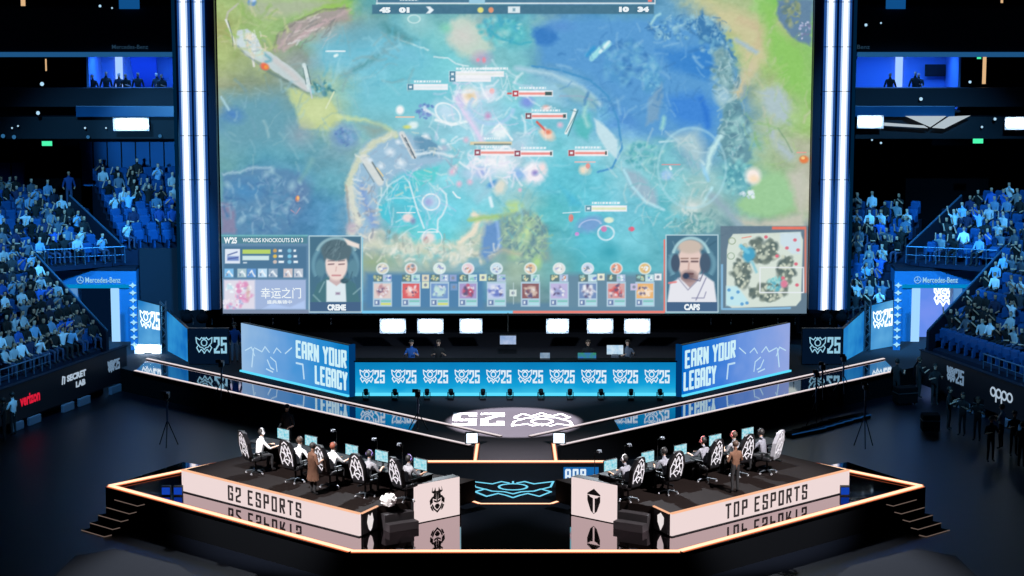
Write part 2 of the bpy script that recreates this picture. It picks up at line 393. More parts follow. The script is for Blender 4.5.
def tes(bm, cx, cz, k, y=0, d=.01, mi=0):
    P = [(0, 1.1), (.72, .62), (.72, -.05), (.35, -1.0), (0, -1.25), (-.35, -1.0), (-.72, -.05), (-.72, .62)]
    # shield in two halves either side of the T-shaped gap
    for m in (-1, 1):
        plate(bm, [(cx + m * a * k, cz + b * k) for a, b in [(0, 1.1), (.72, .62), (.72, .5), (0, .5)]], y, d, mi)
        plate(bm, [(cx + m * a * k, cz + b * k) for a, b in [(.52, .4), (.72, .45), (.72, -.05), (.35, -1.0), (.1, -1.2), (.1, .2), (.4, .28)]], y, d, mi)
    plate(bm, [(cx - .1 * k, cz - 1.18 * k), (cx + .1 * k, cz - 1.18 * k), (cx, cz - 1.28 * k)], y, d, mi)
desk_m = mat('black desk laminate', (10, 10, 14), 0.55, spec=.2)
for s in (-1, 1):
    f = (lambda p: Vector(p)) if s < 0 else mx
    lefts = [(248, 447), (288, 455.6), (322.6, 460.8), (358, 469.4), (394.6, 474.7)]
    team = 'podium with the letters G2 ESPORTS' if s < 0 else 'podium with the letters TOP ESPORTS'
    Pb1 = P2; Pe = at(413.5, 524.4, Z1) + Vector((-.06, .1, 0)); Pe.z = ZP; E2 = at(459.5, 515, Z1) + Vector((-.5, .66, 0)); E2.z = ZP; Pf = E2 + vd * 1.5; Pg = P0 + vd * 3.6
    plan = [f(p) for p in (P0, P1, Pb1, Pe, Pe + (E2 - Pe) * .02 + Vector((-.38, .46, 0)), E2, Pf, Pg)]
    root = thing('team_podium', 'raised black player %s lit on its pale front' % team, 'podium', M((0, 0, 0)))
    bm = BM(); prism(bm, [(p.x, p.y) for p in plan], Z1 + .005, ZP); part('deck', bm, [mat('podium deck', (20, 14, 13), 0.75, spec=.08, var=.2, vscale=1.5)], root)
    A, B = (P0, P1) if s < 0 else (mx(P1), mx(P0))
    m, L = MAB(A, B); 
    bm = BM(); box(bm, 0, L, -.09, -.005, -.72, .0); bnr = part('led_banner', bm, LEDW, root, mtx=Matrix.Translation(m.translation) @ m.to_3x3().to_4x4(), label='pale self-lit front panel')
    bm = BM(); box(bm, -.02, L + .02, -.12, -.0, -.745, -.715); part('lower_rail', bm, black, root, mtx=m)
    bm = BM(); box(bm, 0, L, -.1, .02, .0, .035); part('edge_light', bm, emit('podium edge LED', (255, 190, 150), 1.0), root, mtx=m)
    bm = BM()
    s_txt = 'G2 ESPORTS' if s < 0 else 'TOP ESPORTS'
    # pixel span of the words: 230..306 (left), 721..804 (right)
    fa, fb = ((230.5 - 183.5) / (361 - 183.5) * 1.04, (307 - 183.5) / (361 - 183.5)) if s < 0 else ((721 - 670) / 177.5 * 1.0, (804 - 670) / 177.5)
    wds = s_txt.split(' '); 
    x0, x1 = fa * L, fb * L; n = len(s_txt); u = (x1 - x0) / n
    bm.free(); words(s_txt, x0, -.62, x1 - x0, .52, .075, -.09, .012, dark_text, bnr, .42)
    # short black end with small emblem
    A, B = (P1, Pb1) if s < 0 else (mx(Pb1), mx(P1))
    m, L = MAB(A, B)
    bm = BM(); box(bm, .05, L - .05, -.04, -.005, -.7, .0); ep = part('end_panel', bm, black, root, mtx=m)
    bm = BM(); cxp = L * .5
    if s < 0:
        plate(bm, [(cxp - .2, -.35), (cxp - .12, -.1), (cxp, -.2), (cxp + .12, -.1), (cxp + .2, -.35), (cxp + .1, -.6), (cxp, -.68), (cxp - .1, -.6)], -.04)
    else:
        plate(bm, [(cxp, -.08), (cxp + .2, -.2), (cxp + .18, -.42), (cxp, -.66), (cxp - .18, -.42), (cxp - .2, -.2)], -.04)
    part('emblem', bm, emit('warm white emblem', (240, 230, 228), .95), ep)
    bm = BM(); box(bm, 0, L, -.05, .02, .0, .035); part('edge_light', bm, emit('podium edge LED', (255, 190, 150), 1.0), root, mtx=m)
    # steps between podium and logo panel
    A, B = (Pb1, Pe) if s < 0 else (mx(Pe), mx(Pb1))
    m, L = MAB(A, B)
    t = thing('podium_steps', 'two dark steps up to the %s' % team, 'steps', m)
    for k in range(2):
        bm = BM(); box(bm, .12, L - .08, -.32 * (2 - k), -.32 * (1 - k) - .002, -.745, -.745 + .25 * (k + 1)); part('tread', bm, mat('grey step', (34, 31, 34), .6), t)
    # desk end box with emblem
    A, B = at(413.5, 524.4, Z1), at(459.5, 515, Z1)
    if s > 0: A, B = mx(B), mx(A)
    m, L = MAB(A, B)
    t = thing('emblem_panel', ('white lit box with a black horned mask emblem at the desk end' if s < 0 else 'white lit box with a black shield and T emblem at the desk end'), 'display panel', m)
    bm = BM(); box(bm, 0, L, .0, .36, 0.01, 1.32, bev=.01); part('cabinet', bm, black, t)
    bm = BM(); box(bm, .015, L - .015, -.03, -.002, .03, 1.31); fc = part('lit_face', bm, LEDW, t)
    bm = BM(); (g2 if s < 0 else tes)(bm, L / 2, .66, .36, -.03); part('emblem', bm, dark_text, fc)
    # long desk
    Ma, Mb = at(262, 440, ZP + .75), at(424, 475.5, ZP + .75)
    if s > 0: Ma, Mb = mx(Mb), mx(Ma)
    m, L = MAB(Ma, Mb)
    t = thing('team_desk', 'long black desk with monitors, %s team' % side[s], 'desk', M((m.translation.x, m.translation.y, ZP), m.to_euler().z))
    DM = m
    xa, xb = (-.3, L + .06) if s < 0 else (-.06, L + .3)
    bm = BM(); box(bm, xa, xb, -.45, .4, .71, .75, bev=.008); part('desktop', bm, desk_m, t)
    bm = BM(); box(bm, xa, xb, .3, .34, .0, .71); part('modesty_panel', bm, matte, t)
    for k in range(4):
        x = xa + .1 + (xb - xa - .2) * k / 3
        bm = BM(); box(bm, x - .03, x + .03, -.4, .35, 0, .06); box(bm, x - .03, x + .03, -.1, .0, .06, .71); box(bm, x - .03, x + .03, -.4, .35, .66, .71); part('leg', bm, black, t)
    mons = [(283.7, 434), (311.4, 441), (351.6, 450.3), (382, 456), (420.7, 464.2)] if s < 0 else [(613.8, 466), (648.5, 457.3), (681.5, 450.3), (713.4, 439.5), (747.2, 433)]
    angm = m.to_euler().z
    scr = emit('monitor picture', (95, 205, 225), 0.95, (215, 240, 245), 9, (1, 1, 1.4), 4)
    Minv = m.inverted()
    for k, (px, py) in enumerate(mons):
        p = at(px, py, ZP + 1.1); loc = Minv @ p
        loc.y = max(-.05, min(.22, loc.y)); loc = m @ loc
        nm = ['first', 'second', 'third', 'fourth', 'fifth'][k]
        t = thing('monitor', '%s lit monitor from the left on the long desk of the %s team' % (nm, side[s]), 'monitor', M((loc.x, loc.y, ZP + .751), angm), 'player monitors')
        bm = BM(); box(bm, -.13, .13, -.09, .1, 0, .015, bev=.005); part('base', bm, black, t)
        bm = BM(); box(bm, -.03, .03, .02, .06, .015, .4); part('stand', bm, black, t)
        bm = BM(); box(bm, -.3, .3, -.02, .02, .16, .54, bev=.008); pn = part('panel', bm, black, t)
        bm = BM(); box(bm, -.285, .285, -.026, -.02, .175, .525); part('screen', bm, scr, pn)
        for dx, dd in ((0, 0),):
            kb = thing('keyboard', 'black keyboard in front of the %s monitor from the left on the %s' % (nm, 'near left desk' if s < 0 else 'near right desk'), 'keyboard', M((loc.x, loc.y, ZP + .751), angm) @ Matrix.Translation((-.05, -.32, 0)))
            bm = BM(); box(bm, -.19, .19, -.07, .07, 0, .02, bev=.005); part('case', bm, black, kb)
            bm = BM()
            for r in range(4):
                for c in range(11): box(bm, -.18 + c * .033, -.152 + c * .033, -.06 + r * .031, -.035 + r * .031, .02, .028)
            part('keycaps', bm, mat('keycap grey', (70, 74, 84), .5), kb)
    # small boom cameras behind the monitors
    for k, (px, py) in enumerate(((322, 428), (359, 437.5), (387.5, 442)) if s < 0 else ((601.7, 449), (641.6, 443.4), (679, 437.5))):
        p = Minv @ at(px, py, ZP + 1.75); p.y = .33; p.x = max(-.25, min(L + .3, p.x)); p = m @ p
        t = thing('boom_camera', 'small camera on a thin stand behind the %s monitors, %s from the left' % (side[s], ['first', 'second', 'third'][k]), 'camera', M((p.x, p.y, ZP + .751), angm))
        bm = BM(); ball(bm, (0, 0, .01), .05, (1, 1, .3)); tube(bm, (0, 0, 0), (0, 0, .75), .012); tube(bm, (0, 0, .75), (.04, -.15, .82), .01); part('stand', bm, black, t)
        bm = BM(); box(bm, -.03, .1, -.24, -.13, .78, .87, bev=.01); tube(bm, (.035, -.24, .825), (.035, -.28, .825), .03); part('camera_body', bm, mat('grey camera', (90, 95, 105), .4), t)

# gaming chairs and players --------------------------------------------------
chair_m = mat('black leatherette', (20, 20, 24), 0.45, spec=.5)
chair_w = mat('white chair print', (205, 205, 212), 0.6)
def gaming_chair(mtx, label, group, pale=False):
    t = thing('gaming_chair', label, 'gaming chair', mtx, group)
    bm = BM(); box(bm, -.26, .26, -.25, .27, .42, .52, bev=.03); box(bm, -.3, -.22, -.2, .25, .45, .57, bev=.03); box(bm, .22, .3, -.2, .25, .45, .57, bev=.03); part('seat', bm, chair_m, t, True)
    bm = BM(); prof = [(.20, .5), (.26, .62), (.28, .85), (.3, 1.05), (.24, 1.2), (.17, 1.36), (.1, 1.42)]
    rows = []
    for y in (-.32, -.22):
        rows.append([[bm.verts.new((sx * w_ , y - (z - .5) * .22 + (.03 if y > -.3 and abs(w_) > .2 else 0), z)) for w_, z in prof] for sx in (-1, 1)])
    fr, bk = rows[0], rows[1]
    n = len(prof)
    for k in range(n - 1):
        bm.faces.new((fr[0][k], fr[1][k], fr[1][k + 1], fr[0][k + 1])); bm.faces.new((bk[1][k], bk[0][k], bk[0][k + 1], bk[1][k + 1]))
        bm.faces.new((fr[1][k], bk[1][k], bk[1][k + 1], fr[1][k + 1])); bm.faces.new((bk[0][k], fr[0][k], fr[0][k + 1], bk[0][k + 1]))
    bm.faces.new((fr[0][-1], fr[1][-1], bk[1][-1], bk[0][-1])); bm.faces.new((fr[1][0], fr[0][0], bk[0][0], bk[1][0]))
    bk_o = part('backrest', bm, mat('pale leatherette', (150, 150, 158), .5) if pale else chair_m, t)
    bm = BM()
    Ls = [[(-.2, .62), (-.24, .9), (-.12, 1.2), (-.02, .95), (-.12, .75), (.02, .6)], [(.2, .6), (.22, .92), (.14, 1.22), (.05, 1.0), (.14, .8), (.05, .66)], [(-.1, 1.28), (0, 1.36), (.1, 1.28)], [(-.05, 1.1), (.0, 1.25), (.06, 1.1)], [(-.18, .7), (.0, .8), (.18, .72)], [(-.2, 1.02), (-.1, 1.0), (.0, .88), (.1, 1.02), (.2, 1.0)]]
    for l in Ls: stroke(bm, l, .032, -.0, .006)
    for v in bm.verts: v.co.y += -.321 - (v.co.z - .5) * .22
    part('printed_pattern', bm, chair_w, bk_o)
    bm = BM(); box(bm, -.13, .13, -.52 + .06, -.4 + .06, 1.2, 1.36, bev=.03); part('head_cushion', bm, chair_w if pale else mat('grey cushion', (70, 70, 78), .7), t, True)
    for sx in (-1, 1):
        bm = BM(); box(bm, sx * .33 - .035, sx * .33 + .035, -.16, .16, .69, .73, bev=.015); tube(bm, (sx * .32, 0, .5), (sx * .33, 0, .7), .02); part('armrest', bm, black, t)
    bm = BM(); tube(bm, (0, 0, .1), (0, 0, .43), .03); part('gas_lift', bm, black, t)
    bm = BM()
    for k in range(5):
        a = 2 * pi * k / 5 + .3; tube(bm, (0, 0, .12), (.3 * cos(a), .3 * sin(a), .08), .028, 6, .02)
    part('star_base', bm, steel, t)
    for k in range(5):
        a = 2 * pi * k / 5 + .3; x, y = .3 * cos(a), .3 * sin(a)
        bm = BM(); tube(bm, (x - .02, y, .03), (x + .02, y, .03), .03, 10); part('caster', bm, mat('caster grey', (150, 150, 155), .4), t)
    return t
# ------------------------------------------------------------------ people
def limb(a, c, drop, out):
    """elbow or knee between a and c"""
    a = Vector(a); c = Vector(c); return (a + c) / 2 + Vector(out) * drop
def person_mesh(name, sit=True, hands=((-.16, .34, .68), (.16, .34, .68)), lean=.0, feet=None, detail=False, slim=1.0, turn=0.0, short=True, skirted=False):
    P = {}; R = {}; E = []; reg = {}
    def J(n, p, r, rr=None): P[n] = Vector(p); R[n] = r if isinstance(r, tuple) else (r, r)
    def L(a, b, g): E.append((a, b)); reg[(a, b)] = g
    hz = .55 if sit else .94
    J('pelvis', (0, 0, hz), (.155 * slim, .115)); J('waist', (0, .01 + lean * .3, hz + .16), (.135 * slim, .1)); J('chest', (0, .0 + lean * .7, hz + .36), (.165 * slim, .115))
    J('neckb', (0, .0 + lean, hz + .50), (.075, .07)); J('neck', (0, .015 + lean, hz + .565), .052)
    hx = sin(turn) * .02
    J('head1', (hx, .035 + lean, hz + .64), (.066, .078)); J('head2', (hx, .03 + lean, hz + .73), (.082, .1)); J('head3', (hx, .02 + lean, hz + .79), (.06, .075))
    L('pelvis', 'waist', 'top'); L('waist', 'chest', 'top'); L('chest', 'neckb', 'top'); L('neckb', 'neck', 'skin'); L('neck', 'head1', 'skin'); L('head1', 'head2', 'skin'); L('head2', 'head3', 'hair')
    for s, h in ((-1, hands[0]), (1, hands[1])):
        k = 'l' if s < 0 else 'r'
        sh = Vector((s * .185 * slim, lean, hz + .43)); hv = Vector(h); dv = hv - sh
        mx_ = .53
        if dv.length > mx_: hv = sh + dv.normalized() * mx_
        bend = sqrt(max(0, .29 ** 2 - (min(dv.length, mx_) / 2) ** 2)) if dv.length < .56 else .02
        el = (sh + hv) / 2 + Vector((s * .45, -.35, -.8)).normalized() * bend
        J('sh' + k, sh, .062); J('el' + k, el, .043); J('wr' + k, el.lerp(hv, .92), .029); 
        fw = (hv - el).normalized(); J('pa' + k, hv + fw * .04, (.036, .022) if detail else .034)
        L('chest', 'sh' + k, 'top'); L('sh' + k, 'el' + k, 'top'); L('el' + k, 'wr' + k, 'skin' if short else 'top'); L('wr' + k, 'pa' + k, 'skin')
        if detail:
            sd = fw.cross(Vector((0, 0, 1))).normalized() if abs(fw.z) < .95 else Vector((1, 0, 0))
            dn = Vector((0, 0, -1))
            for q in range(4):
                b = P['pa' + k] + fw * .03 + sd * (-.03 + .02 * q); ln = (.034, .042, .039, .03)[q]
                J('f%d%s' % (q, k), b, .0095); J('g%d%s' % (q, k), b + fw * ln + dn * .008, .0085); J('h%d%s' % (q, k), b + fw * ln * 1.5 + dn * .03, .0075)
                L('pa' + k, 'f%d%s' % (q, k), 'skin'); L('f%d%s' % (q, k), 'g%d%s' % (q, k), 'skin'); L('g%d%s' % (q, k), 'h%d%s' % (q, k), 'skin')
            ts = -sd * s * (1 if sd.x > 0 else -1)
            b = P['wr' + k].lerp(P['pa' + k], .55) + ts * .03
            J('t1' + k, b, .011); J('t2' + k, b + ts * .022 + fw * .03, .009)
            L('pa' + k, 't1' + k, 'skin'); L('t1' + k, 't2' + k, 'skin')
        hp = Vector((s * .09, .0 if not sit else .03, hz - .03))
        if sit: kn = Vector((s * .13, .42, .53)); an = Vector((s * .14, .4, .1)); to = Vector((s * .15, .53, .045))
        else:
            st = (feet or (0, 0))[0 if s < 0 else 1]; kn = Vector((s * .1, .03 + st * .5, .5)); an = Vector((s * .11, st, .09)); to = Vector((s * .13, st + .13, .045))
        J('hp' + k, hp, .085); J('kn' + k, kn, .06); J('an' + k, an, .042); J('to' + k, to, .04)
        L('pelvis', 'hp' + k, 'legs'); L('hp' + k, 'kn' + k, 'legs'); L('kn' + k, 'an' + k, 'legs'); L('an' + k, 'to' + k, 'shoes')
    ns = list(P); me = bpy.data.meshes.new(name)
    me.from_pydata([P[n] for n in ns], [(ns.index(a), ns.index(b)) for a, b in E], []); me.update()
    ob = bpy.data.objects.new(name, me); COL.objects.link(ob)
    ob.modifiers.new('s', 'SKIN')
    sv = me.skin_vertices[0].data
    for i, n in enumerate(ns): sv[i].radius = R[n]; sv[i].use_root = (n == 'pelvis')
    ss = ob.modifiers.new('d', 'SUBSURF'); ss.levels = 1; ss.render_levels = 1
    dg = bpy.context.evaluated_depsgraph_get(); out = bpy.data.meshes.new_from_object(ob.evaluated_get(dg)); out.name = name
    bpy.data.objects.remove(ob); bpy.data.meshes.remove(me)
    order = ['skin', 'top', 'legs', 'hair', 'shoes']
    segs = [(P[a], P[b], order.index(reg[(a, b)]), (R[a][0] + R[b][0]) / 2) for a, b in E]
    hc = P['head2']; out.materials.clear()
    for _ in order: out.materials.append(None)
    for p in out.polygons:
        c = p.center; best = 9; g = 0
        for a, b, gi, r in segs:
            ab = b - a; t = max(0, min(1, (c - a).dot(ab) / max(1e-9, ab.length_squared))); dd = (c - a - ab * t).length / r
            if dd < best: best = dd; g = gi
        if c.z > hc.z - .06 and (c - hc).length < .2 and abs(c.x) < .16: g = 3 if (c.z > hc.z + .035 or c.y < hc.y - .015) else 0
        p.material_index = g; p.use_smooth = True
    out['mi'] = [p.material_index for p in out.polygons]
    return out
skin_ms = [mat('skin tone a', (214, 172, 148), .55), mat('skin tone b', (190, 140, 112), .55)]
hair_ms = [mat('dark hair', (20, 17, 18), .6), mat('brown hair', (62, 44, 34), .6), mat('red brown hair', (120, 62, 44), .6)]
shoe_m = mat('dark shoes', (26, 26, 30), .6)
top_any = objcolor_mat('shirt fabric'); 
leg_any = mat('dark trousers', (22, 24, 32), .85)
leg_jeans = mat('denim trousers', (48, 62, 92), .85)
def set_mats(me, ms):
    ix = [p.material_index for p in me.polygons]
    if 'mi' in me: ix = list(me['mi'])
    me.materials.clear()
    for m in ms: me.materials.append(m)
    me.polygons.foreach_set('material_index', ix); me.update()
def face_bits(bm, hc, sgn=1):
    """eyes, nose, mouth and ears around a head centre"""
    for s in (-1, 1):
        ball(bm, (hc[0] + s * .034, hc[1] + .088, hc[2] + .0), .011, mi=1)
        ball(bm, (hc[0] + s * .086, hc[1] - .0, hc[2] - .01), .024, (.45, .8, 1.2), mi=0)
        box(bm, hc[0] + s * .034 - .018, hc[0] + s * .034 + .018, hc[1] + .088, hc[1] + .096, hc[2] + .02, hc[2] + .027, mi=2)
    ball(bm, (hc[0], hc[1] + .1, hc[2] - .03), .017, (.8, 1, 1.3), mi=0)
    box(bm, hc[0] - .025, hc[0] + .025, hc[1] + .076, hc[1] + .09, hc[2] - .068, hc[2] - .058, mi=3)
lip = mat('lips', (150, 84, 80), .5)
def hair_cap(hc, long=.0):
    bm = BM()
    ball(bm, (hc[0], hc[1] - .012, hc[2] + .02), .115, (.9, 1.04, 1.0), 14, 10)
    dead = [v for v in bm.verts if (v.co.y > hc[1] + .045 and v.co.z < hc[2] + .05) or v.co.z < hc[2] - .05 - long]
    bmesh.ops.delete(bm, geom=dead, context='VERTS')
    for v in bm.verts: v.co += Vector((sin(v.co.x * 90), 0, cos(v.co.y * 80))) * .006
    return bm
def headset(bm, hc):
    for s in (-1, 1):
        tube(bm, (hc[0] + s * .085, hc[1], hc[2] - .005), (hc[0] + s * .125, hc[1], hc[2] - .005), .05, 12)
    pts = [(hc[0] + .115 * cos(a), hc[1] - .005, hc[2] + .0 + .135 * sin(a)) for a in [pi * k / 10 for k in range(11)]]
    pathtube(bm, pts, .013, 6)
    pathtube(bm, [(hc[0] - .11, hc[1] + .02, hc[2] - .03), (hc[0] - .08, hc[1] + .1, hc[2] - .07)], .006, 5)
_pm = {}
def hero(pose, mtx, label, top, legs, hair=0, skin=0, phones=False, cap=None, group=None, coat=None, **kw):
    """a person near enough to show hair and headset as children"""
    if pose not in _pm: _pm[pose] = person_mesh('person', detail=True, **kw), kw
    me = _pm[pose][0].copy(); kw = _pm[pose][1]
    set_mats(me, [skin_ms[skin], top, legs, hair_ms[hair], shoe_m])
    o = tag(link('person', me, None, mtx), label, 'person', group)
    hz = .55 if kw.get('sit', True) else .94; ln = kw.get('lean', 0)
    hc = (0, .03 + ln, hz + .72)
    bm = BM(); face_bits(bm, hc); part('face', bm, [skin_ms[skin], black, hair_ms[hair], lip], o, True)
    part('hair', hair_cap(hc), hair_ms[hair], o, True)
    if phones:
        bm = BM(); headset(bm, hc); part('headset', bm, phones, o)
    if cap:
        bm = BM(); ball(bm, (hc[0], hc[1], hc[2] + .055), .115, (.95, 1.05, .75)); box(bm, -.07, .07, hc[1] + .09, hc[1] + .2, hc[2] + .045, hc[2] + .055); part('cap', bm, cap, o, True)
    if coat:
        bm = BM(); rings = []
        for z, rx, ry in ((hz + .44, .21, .14), (hz + .2, .2, .15), (hz - .05, .21, .16), (hz - .42, .25, .19)):
            rings.append([bm.verts.new((rx * cos(2 * pi * k / 16), .01 + ry * sin(2 * pi * k / 16), z)) for k in range(16)])
        for a, b in zip(rings, rings[1:]):
            for k in range(16): bm.faces.new((a[k], a[(k + 1) % 16], b[(k + 1) % 16], b[k]))
        bmesh.ops.solidify(bm, geom=bm.faces[:], thickness=.015)
        part('coat', bm, coat, o, True)
    return o
j_white = mat('white jersey', (225, 225, 228), .8, var=.12, vscale=9)
j_mix = mat('black and white jersey', (128, 128, 134), .8, var=.85, vscale=11)
j_grey = mat('grey jersey', (118, 118, 128), .8, var=.8, vscale=14)
t_black = mat('black shirt', (18, 18, 22), .85)
t_brown = mat('brown coat', (92, 62, 46), .9, var=.25, vscale=8)
t_blue = mat('blue shirt', (34, 92, 170), .8)
t_white = mat('white shirt', (220, 224, 230), .8)
leg_black = mat('black trousers', (20, 20, 24), .85)
leg_light = mat('light trousers', (150, 160, 180), .85)
phones_b = mat('black headset', (26, 26, 30), .4); phones_w = mat('white headset', (225, 225, 230), .4)
phones_p = mat('purple headset', (120, 100, 170), .4); phones_r = mat('pink headset', (210, 110, 110), .4)
ordn = ['first', 'second', 'third', 'fourth', 'fifth']
for s in (-1, 1):
    cps = [(248, 447), (288, 455.6), (322.6, 460.8), (358, 469.4), (394.6, 474.7)] if s < 0 else [(639, 474.6), (675.5, 466.8), (714, 455), (745.8, 449.6), (774.5, 447)]
    vv = vd if s < 0 else mx(vd)
    hd = atan2(-vv.x, vv.y)
    fw = Vector((-sin(hd), cos(hd), 0))
    side_t = 'left team' if s < 0 else 'right team'
    phs = [phones_w, phones_b, phones_b, phones_p, phones_p] if s < 0 else [phones_w, phones_b, phones_r, phones_r, phones_b]
    tops = [j_white, j_white, j_white, j_mix, j_mix] if s < 0 else [j_grey, j_grey, j_grey, j_mix, j_grey]
    hrs = [0, 1, 2, 0, 0] if s < 0 else [0, 0, 0, 1, 0]
    for k, (px, py) in enumerate(cps):
        p = at(px, py, ZP + .98) + fw * (.33 if k != (4 if s < 0 else 0) else .5); p.z = ZP
        jit = [(-.25, .1, .0, .12, -.1), (.1, -.12, .05, -.05, .3)][0 if s < 0 else 1][k]
        outer = (s < 0 and k == 0) or (s > 0 and k == 4)
        back_dir = hd + jit
        M0 = M(p + Vector((0, 0, .002)), back_dir)
        desc = 'high-backed chair with a white print, %s from the left of the %s' % (ordn[k], side_t)
        if outer: desc = ('pale' if s > 0 else 'white printed') + ' high-backed gaming chair at the outer end of the %s row' % side_t
        gaming_chair(M0 @ Matrix.Scale(1.1, 4), desc, 'gaming chairs of the ' + side_t, pale=(outer and s > 0))
        lean = (.12, .0, .14, .1, .12)[k]
        hero('sit%d' % (k % 2), M(p + fw * (.14 if outer else .04) + Vector((0, 0, .02)), back_dir) @ Matrix.Scale(1.08, 4), 'player in %s wearing a headset, %s from the left in the %s' % ({'white jersey': 'a white jersey', 'black and white jersey': 'a two-tone jersey', 'grey jersey': 'a grey jersey'}[tops[k].name], ordn[k], side_t),
             tops[k], leg_black, hrs[k], 0, phs[k], group='players of the ' + side_t, sit=True, lean=.1 if k % 2 == 0 else .16,
             hands=((-.17, .55, .8), (.2, .56, .8)) if k % 2 == 0 else ((-.14, .5, .82), (.24, .5, .8)))
# standing staff near the stage
p = at(313, 495, ZP); hero('stand1', M(p, hd * -1 - .2), 'person in a long brown coat standing behind the left team chairs', t_brown, leg_black, 0, 0, coat=t_brown, sit=False, hands=((-.16, .22, 1.18), (.16, .24, 1.15)), short=False)
p = at(735, 493.0, ZP); hero('stand1', M(p, .5), 'person in a brown jacket standing behind the right team chairs', t_brown, leg_black, 1, 0, coat=None)
p = at(288, 451.5, Z1); hero('stand2', M(p, pi - .5), 'referee in a black t-shirt standing beyond the left team desk', t_black, leg_black, 0, 0, cap=t_black, sit=False, hands=((-.22, .16, .98), (.22, .18, 1.0)))
p = at(235, 362.5, Z1); hero('stand3', M(p, pi + .1), 'person in a blue top standing between the dark 25 panel and the bright left banner', t_blue, leg_light, 0, 0, sit=False, hands=((-.26, .04, .9), (.24, .06, .92)), short=False)
p = at(389, 508, Z1 + .75); bm = BM(); ball(bm, (0, 0, .2), .24, (1, .8, .85), 18, 12); rb = random.Random(4)
for v in bm.verts: v.co += v.co.normalized() * rb.uniform(-.05, .07)
one('crumpled_cloth', bm, mat('white cloth', (228, 226, 224), .9, var=.5, vscale=12), M(p + Vector((-.02, .2, .0))), 'white crumpled cloth bundle at the inner end of the left podium', 'cloth bundle')
# people behind the counter at the back
for k, (px, sit_top, tp, lb, hh) in enumerate(((411.5, 348, t_blue, 'person in a bright blue shirt behind the left end of the logo counter', 0), (438.5, 348, t_black, 'person in a black top behind the logo counter, right of the blue shirt', 1),
        (588, 352, t_black, 'low-sitting person behind the logo counter left of the hanging camera rig', 1), (627.5, 349, mat('grey hoodie', (96, 104, 120), .9), 'person in a grey hoodie beside the camera rig behind the counter', 1))):
    p = atY(px, sit_top, 98.6); 
    hero('stand4' if 1 else '', M((p.x, p.y, max(0.99, p.z - 1.79)), pi + .1 * (k - 1)), lb, tp, leg_black, hh, 0, sit=False, hands=((-.2, .3, 1.25), (.2, .32, 1.22)))
# ------------------------------------------------------------------ banners and counters on the rear floor
def led_wall(name, A, B, h, facemat, label, depth=.18, cat='LED wall', z0=0.0, group=None):
    if A[0] > B[0]: A, B = B, A
    m, L = MAB(A, B)
    t = thing(name, label, cat, m, group)
    bm = BM(); box(bm, 0, L, 0, depth, z0, h, bev=.012); part('cabinet', bm, black, t)
    bm = BM(); box(bm, .02, L - .02, -.03, -.002, z0 + .03, h - .02); fc = part('led_face', bm, facemat, t)
    return t, fc, L
# slanted slogan walls
for s in (-1, 1):
    A, B = at(242.2, 371.1, Z1), at(350.5, 396.5, Z1)
    if s > 0: A, B = mx(B), mx(A)
    m, L = MAB(A, B)
    st = [(0, (160, 200, 240)), (.35, (112, 172, 235)), (.75, (45, 150, 225)), (1, (0, 130, 205))]
    if s > 0: st = [(0, (0, 115, 215)), (.3, (50, 130, 230)), (.65, (125, 165, 240)), (1, (160, 180, 240))]
    t, fc, L = led_wall('slogan_wall', A, B, 2.12, grad_emit('slogan picture %s' % side[s], st, 'X', L, .86), 'angled blue LED wall reading EARN YOUR LEGACY on the %s side of the rear stage' % side[s])
    pbl = emit('pale blue lettering', (205, 240, 250), 1.0)
    words('EARN YOUR', L * (.52 if s < 0 else .03), 1.12, L * .455, .76, .115, -.03, .015, pbl, fc, .26)
    words('LEGACY', L * (.69 if s < 0 else .02), .2, L * .29, .8, .115, -.03, .015, pbl, fc, .26)
    bm = BM(); f = (lambda x: x * L) if s < 0 else (lambda x: L - x * L)
    for pts, w_ in (([(.04, .95), (.1, 1.15), (.13, .8)], .05), ([(.1, .3), (.12, 1.1)], .07), ([(.13, 1.15), (.2, 1.05), (.23, 1.3), (.27, 1.1)], .05), ([(.25, .75), (.28, .45), (.31, .4)], .06), ([(.24, .35), (.3, .28)], .06), ([(.31, 1.1), (.34, 1.35), (.38, 1.2)], .05),
                    ([(.28, .9), (.33, .75), (.34, .35)], .05), ([(.52, .9), (.58, .9), (.59, .3)], .08), ([(.42, 1.2), (.48, 1.5)], .05)):
        stroke(bm, [(f(a), b) for a, b in pts], w_, -.03, .006)
    part('light_streaks', bm, emit('streak picture', (190, 225, 250), .95), fc)
    bm = BM(); box(bm, .0, L, -.14, -.04, .0, .07); part('foot_light', bm, emit('aqua foot light', (90, 215, 250), 1.1), t)
    bm = BM(); box(bm, -.1 if s > 0 else L, 0.0 if s > 0 else L + .1, -.06, .2, 0, 2.16); part('end_post', bm, emit('dim blue post', (0, 62, 120), .8), t)
